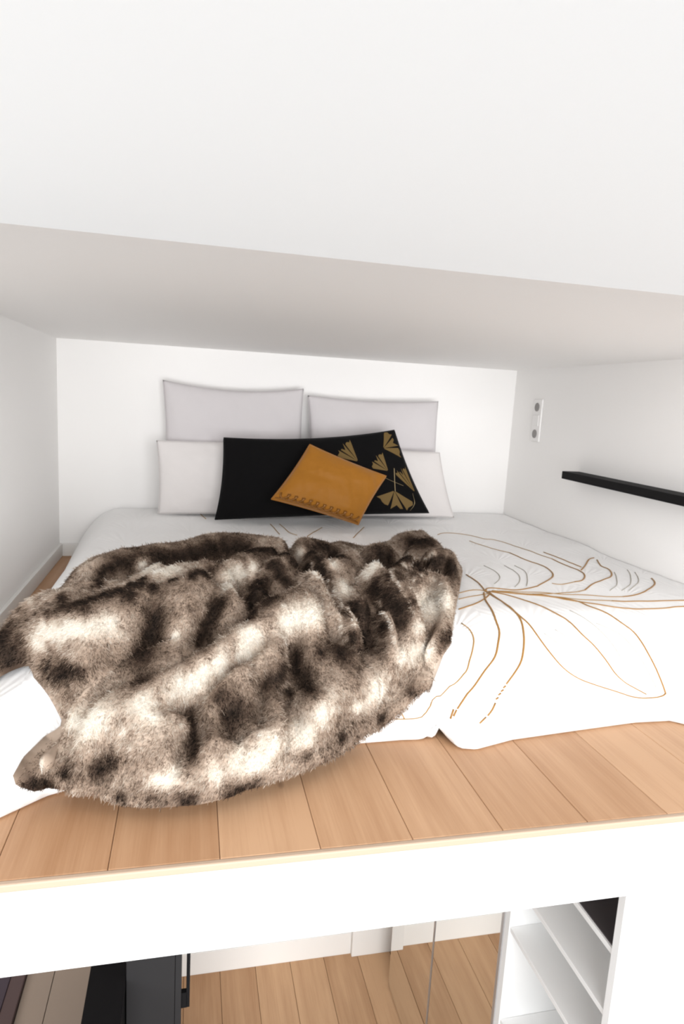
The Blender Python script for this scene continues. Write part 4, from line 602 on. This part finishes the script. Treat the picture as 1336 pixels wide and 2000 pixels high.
# THROWGEO-END
N_HAIR = 420000
def field(x, y, z):
    """fur colour with fold highlights and crease shade painted in: 0 dark, 1 cream"""
    wx = x + .024*fbm(x*17+3, y*13+z*9, 4); wy = y + .034*fbm(x*17+53, y*13+7+z*9, 4)
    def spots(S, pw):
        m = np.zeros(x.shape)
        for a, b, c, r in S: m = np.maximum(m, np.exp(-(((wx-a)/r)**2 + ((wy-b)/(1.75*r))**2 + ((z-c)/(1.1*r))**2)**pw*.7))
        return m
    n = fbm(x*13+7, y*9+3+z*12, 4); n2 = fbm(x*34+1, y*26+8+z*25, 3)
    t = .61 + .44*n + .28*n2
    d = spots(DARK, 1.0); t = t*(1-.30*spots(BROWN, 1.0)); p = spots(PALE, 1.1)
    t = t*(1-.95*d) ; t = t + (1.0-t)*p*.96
    return np.clip(t, 0, 1)
RAMP_T = np.array([0, .22, .42, .62, .82, 1.0])
RAMP_C = np.array([srgb(*c)[:3] for c in ((31, 25, 21), (84, 68, 57), (143, 124, 108), (179, 161, 145), (210, 199, 185), (234, 229, 220))])
def fur_col(t): return np.stack([np.interp(t, RAMP_T, RAMP_C[:, i]) for i in range(3)], -1)
def attr_mat(name, rough=.8):
    m = bpy.data.materials.new(name); m.use_nodes = True; nt = m.node_tree; b = nt.nodes['Principled BSDF']
    a = nt.nodes.new('ShaderNodeAttribute'); a.attribute_name = 'fur'
    nt.links.new(a.outputs['Color'], b.inputs['Base Color']); b.inputs['Roughness'].default_value = rough
    b.inputs['Specular IOR Level'].default_value = .1; return m
M_fur = attr_mat('faux fur'); M_hide = attr_mat('faux fur backing')
th = thing('throw', 'brown and cream faux fur throw crumpled over the bed foot', 'throw', (.3, 1.7, .02))
TO = np.array(th.location)
st = .0075
gx, gy, GX, GY, SD, GB, NB = throw_grid(st)
GH = throw_h(GX, GY, SD); PP = np.stack([GX, GY, GB], -1) + GH[..., None]*NB
gsx, gsy = np.gradient(SD, st); gl = np.hypot(gsx, gsy) + 1e-9
keep = SD > -.5*st
sn = keep & (SD < .55*st)                                          # border vertices slide onto the outline itself
MX = np.where(sn, GX - SD*gsx/gl, PP[..., 0]); MY = np.where(sn, GY - SD*gsy/gl, PP[..., 1]); MZ = np.where(sn, throw_base(MX, MY) + .013, PP[..., 2])
idx = np.where(keep, np.cumsum(keep.ravel()).reshape(keep.shape)-1, -1)
q = np.stack([idx[:-1, :-1], idx[1:, :-1], idx[1:, 1:], idx[:-1, 1:]], -1).reshape(-1, 4)
ok = (q >= 0).sum(1); tri = [[v for v in r if v >= 0] for r in q[ok == 3].tolist()]; q = q[ok == 4]
V = np.stack([MX, MY, MZ], -1)[keep] - TO
me = bpy.data.meshes.new('backing'); me.from_pydata(V.tolist(), [], q.tolist() + tri)
ca = me.attributes.new('fur', 'FLOAT_COLOR', 'POINT')
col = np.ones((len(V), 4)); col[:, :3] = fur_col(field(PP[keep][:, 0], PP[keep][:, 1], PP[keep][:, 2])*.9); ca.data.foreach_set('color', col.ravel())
bk_o = link('backing', me, M_hide, th, True)
sd = bk_o.modifiers.new('thickness', 'SOLIDIFY'); sd.thickness = .003; sd.offset = -1
# the pile: single hairs rooted on the backing, too many to count
rng = np.random.default_rng(11)
PB = np.stack([blur(PP[..., k], 3) for k in range(3)], -1)
CR = np.cross(np.gradient(PB, st, axis=0), np.gradient(PB, st, axis=1)); slope = np.linalg.norm(CR, axis=-1); GN = CR/slope[..., None]
wgt = np.where(SD > -.9*st, np.minimum(slope, 4.0), 0); wgt = wgt/wgt.sum()
NS = N_HAIR
ci = rng.choice(wgt.size, NS, p=wgt.ravel()); ix, iy = np.unravel_index(ci, wgt.shape)
hx = gx[ix] + (rng.random(NS)-.5)*st; hy = gy[iy] + (rng.random(NS)-.5)*st
fx = np.clip((hx-gx[0])/st, 0, len(gx)-1.001); fy = np.clip((hy-gy[0])/st, 0, len(gy)-1.001)
i0 = fx.astype(int); j0 = fy.astype(int); a = fx-i0; b = fy-j0
def bil(G):
    A, B_ = (a, b) if G.ndim == 2 else (a[:, None], b[:, None])
    return G[i0, j0]*(1-A)*(1-B_)+G[i0+1, j0]*A*(1-B_)+G[i0, j0+1]*(1-A)*B_+G[i0+1, j0+1]*A*B_
sdh = bil(SD); m = sdh > .002; hx, hy, i0, j0, a, b, sdh = hx[m], hy[m], i0[m], j0[m], a[m], b[m], sdh[m]; NS = len(hx)
ux, uy = hx, hy                                                   # place on the cloth
RP = bil(PP); hx, hy, hz = RP.T; nrm = bil(GN); nrm /= np.linalg.norm(nrm, axis=1)[:, None]
# lie of the pile: mostly down the slope and towards the room, swirling a little, in tufts
ang = -1.9 + 3.2*fbm(ux*6+4, uy*5+9, 2)
comb = np.stack([np.cos(ang), np.sin(ang), -.25*np.ones(NS)], -1)
comb -= (comb*nrm).sum(1)[:, None]*nrm
tuft = np.stack([fbm(ux*60+1, uy*60, 2), fbm(ux*60+91, uy*60+33, 2), np.zeros(NS)], -1)*(.8*np.clip(bil(SD)/.06, .1, 1))[:, None]
rnd = rng.normal(size=(NS, 3))*.26
dirn = nrm*.62 + comb*.62 + tuft + rnd; dirn /= np.linalg.norm(dirn, axis=1)[:, None]
ln = .0085*(.65 + .5*rng.random(NS))*np.clip(.75 + bil(SD)/.1, .75, 1)
ln = ln*np.where(rng.random(NS) < .07, 1.8, 1.0)
K = 4; s_ = np.linspace(0, 1, K)
root = np.stack([hx, hy, hz], -1) - TO - nrm*.002
droop = comb*.35 + np.array([0, 0, -.22])
P = root[:, None] + ln[:, None, None]*(s_[None, :, None]*dirn[:, None] + (s_**2)[None, :, None]*droop[:, None]*.6)
cu = bpy.data.hair_curves.new('pile'); cu.add_curves([K]*NS)
cu.attributes['position'].data.foreach_set('vector', P.astype(np.float32).ravel())
ra = cu.attributes.get('radius') or cu.attributes.new('radius', 'FLOAT', 'POINT')
ra.data.foreach_set('value', np.tile(np.array([.00062, .00056, .00042, .00016], np.float32), NS))
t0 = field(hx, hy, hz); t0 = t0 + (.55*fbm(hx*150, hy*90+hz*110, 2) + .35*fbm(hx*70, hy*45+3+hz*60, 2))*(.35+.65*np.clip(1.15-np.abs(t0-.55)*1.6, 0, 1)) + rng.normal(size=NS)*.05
cc = np.ones((NS, K, 4), np.float32)
# paler, greyer at the base, darker guard hairs at some tips
guard = (rng.random(NS) < .30*np.clip(1.5+4*fbm(hx*50, hy*40+hz*45, 2), 0, 2.5)/1.5) & (t0 < .8)
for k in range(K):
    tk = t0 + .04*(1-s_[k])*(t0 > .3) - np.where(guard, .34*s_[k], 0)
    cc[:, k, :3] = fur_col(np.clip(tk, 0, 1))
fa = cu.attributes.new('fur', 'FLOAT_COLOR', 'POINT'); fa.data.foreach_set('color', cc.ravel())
pile = bpy.data.objects.new('pile', cu); C.objects.link(pile); cu.materials.append(M_fur); pile.parent = th; pile['kind'] = 'stuff'

# ------------------------------------------------------------------ right wall: ledge shelf and switch
ld = thing('wall_shelf', 'thin black ledge shelf on the right wall above the bed', 'shelf', (XR, 2.1, .515))
box('board', (XR-.085, 1.25, .520), (XR-.0005, 2.60, .553), M_black2, ld, .002)
M_plast = mat('white plastic', srgb(240, 238, 236), .4, .4); M_hole = mat('grey socket recess', srgb(150, 147, 145), .6, .2)
sw = thing('wall_socket', 'tall white socket and switch plate on right wall', 'socket', (XR, 3.01, .66))
box('plate', (XR-.010, 2.968, .658), (XR-.0005, 3.05, .866), M_plast, sw, .002)
for z in (.696, .828):
    bm = bmesh.new(); bmesh.ops.create_cone(bm, cap_ends=True, segments=24, radius1=.021, radius2=.021, depth=.003)
    bmesh.ops.rotate(bm, matrix=Matrix.Rotation(math.pi/2, 3, 'Y'), verts=bm.verts)
    bmesh.ops.translate(bm, vec=Vector((XR-.0112, 3.009, z)) - Vector(sw.location), verts=bm.verts)
    me = bpy.data.meshes.new('socket_recess'); bm.to_mesh(me); bm.free(); link('socket_recess', me, M_hole, sw)
box('rocker', (XR-.014, 2.982, .735), (XR-.009, 3.036, .789), M_plast, sw, .0015)
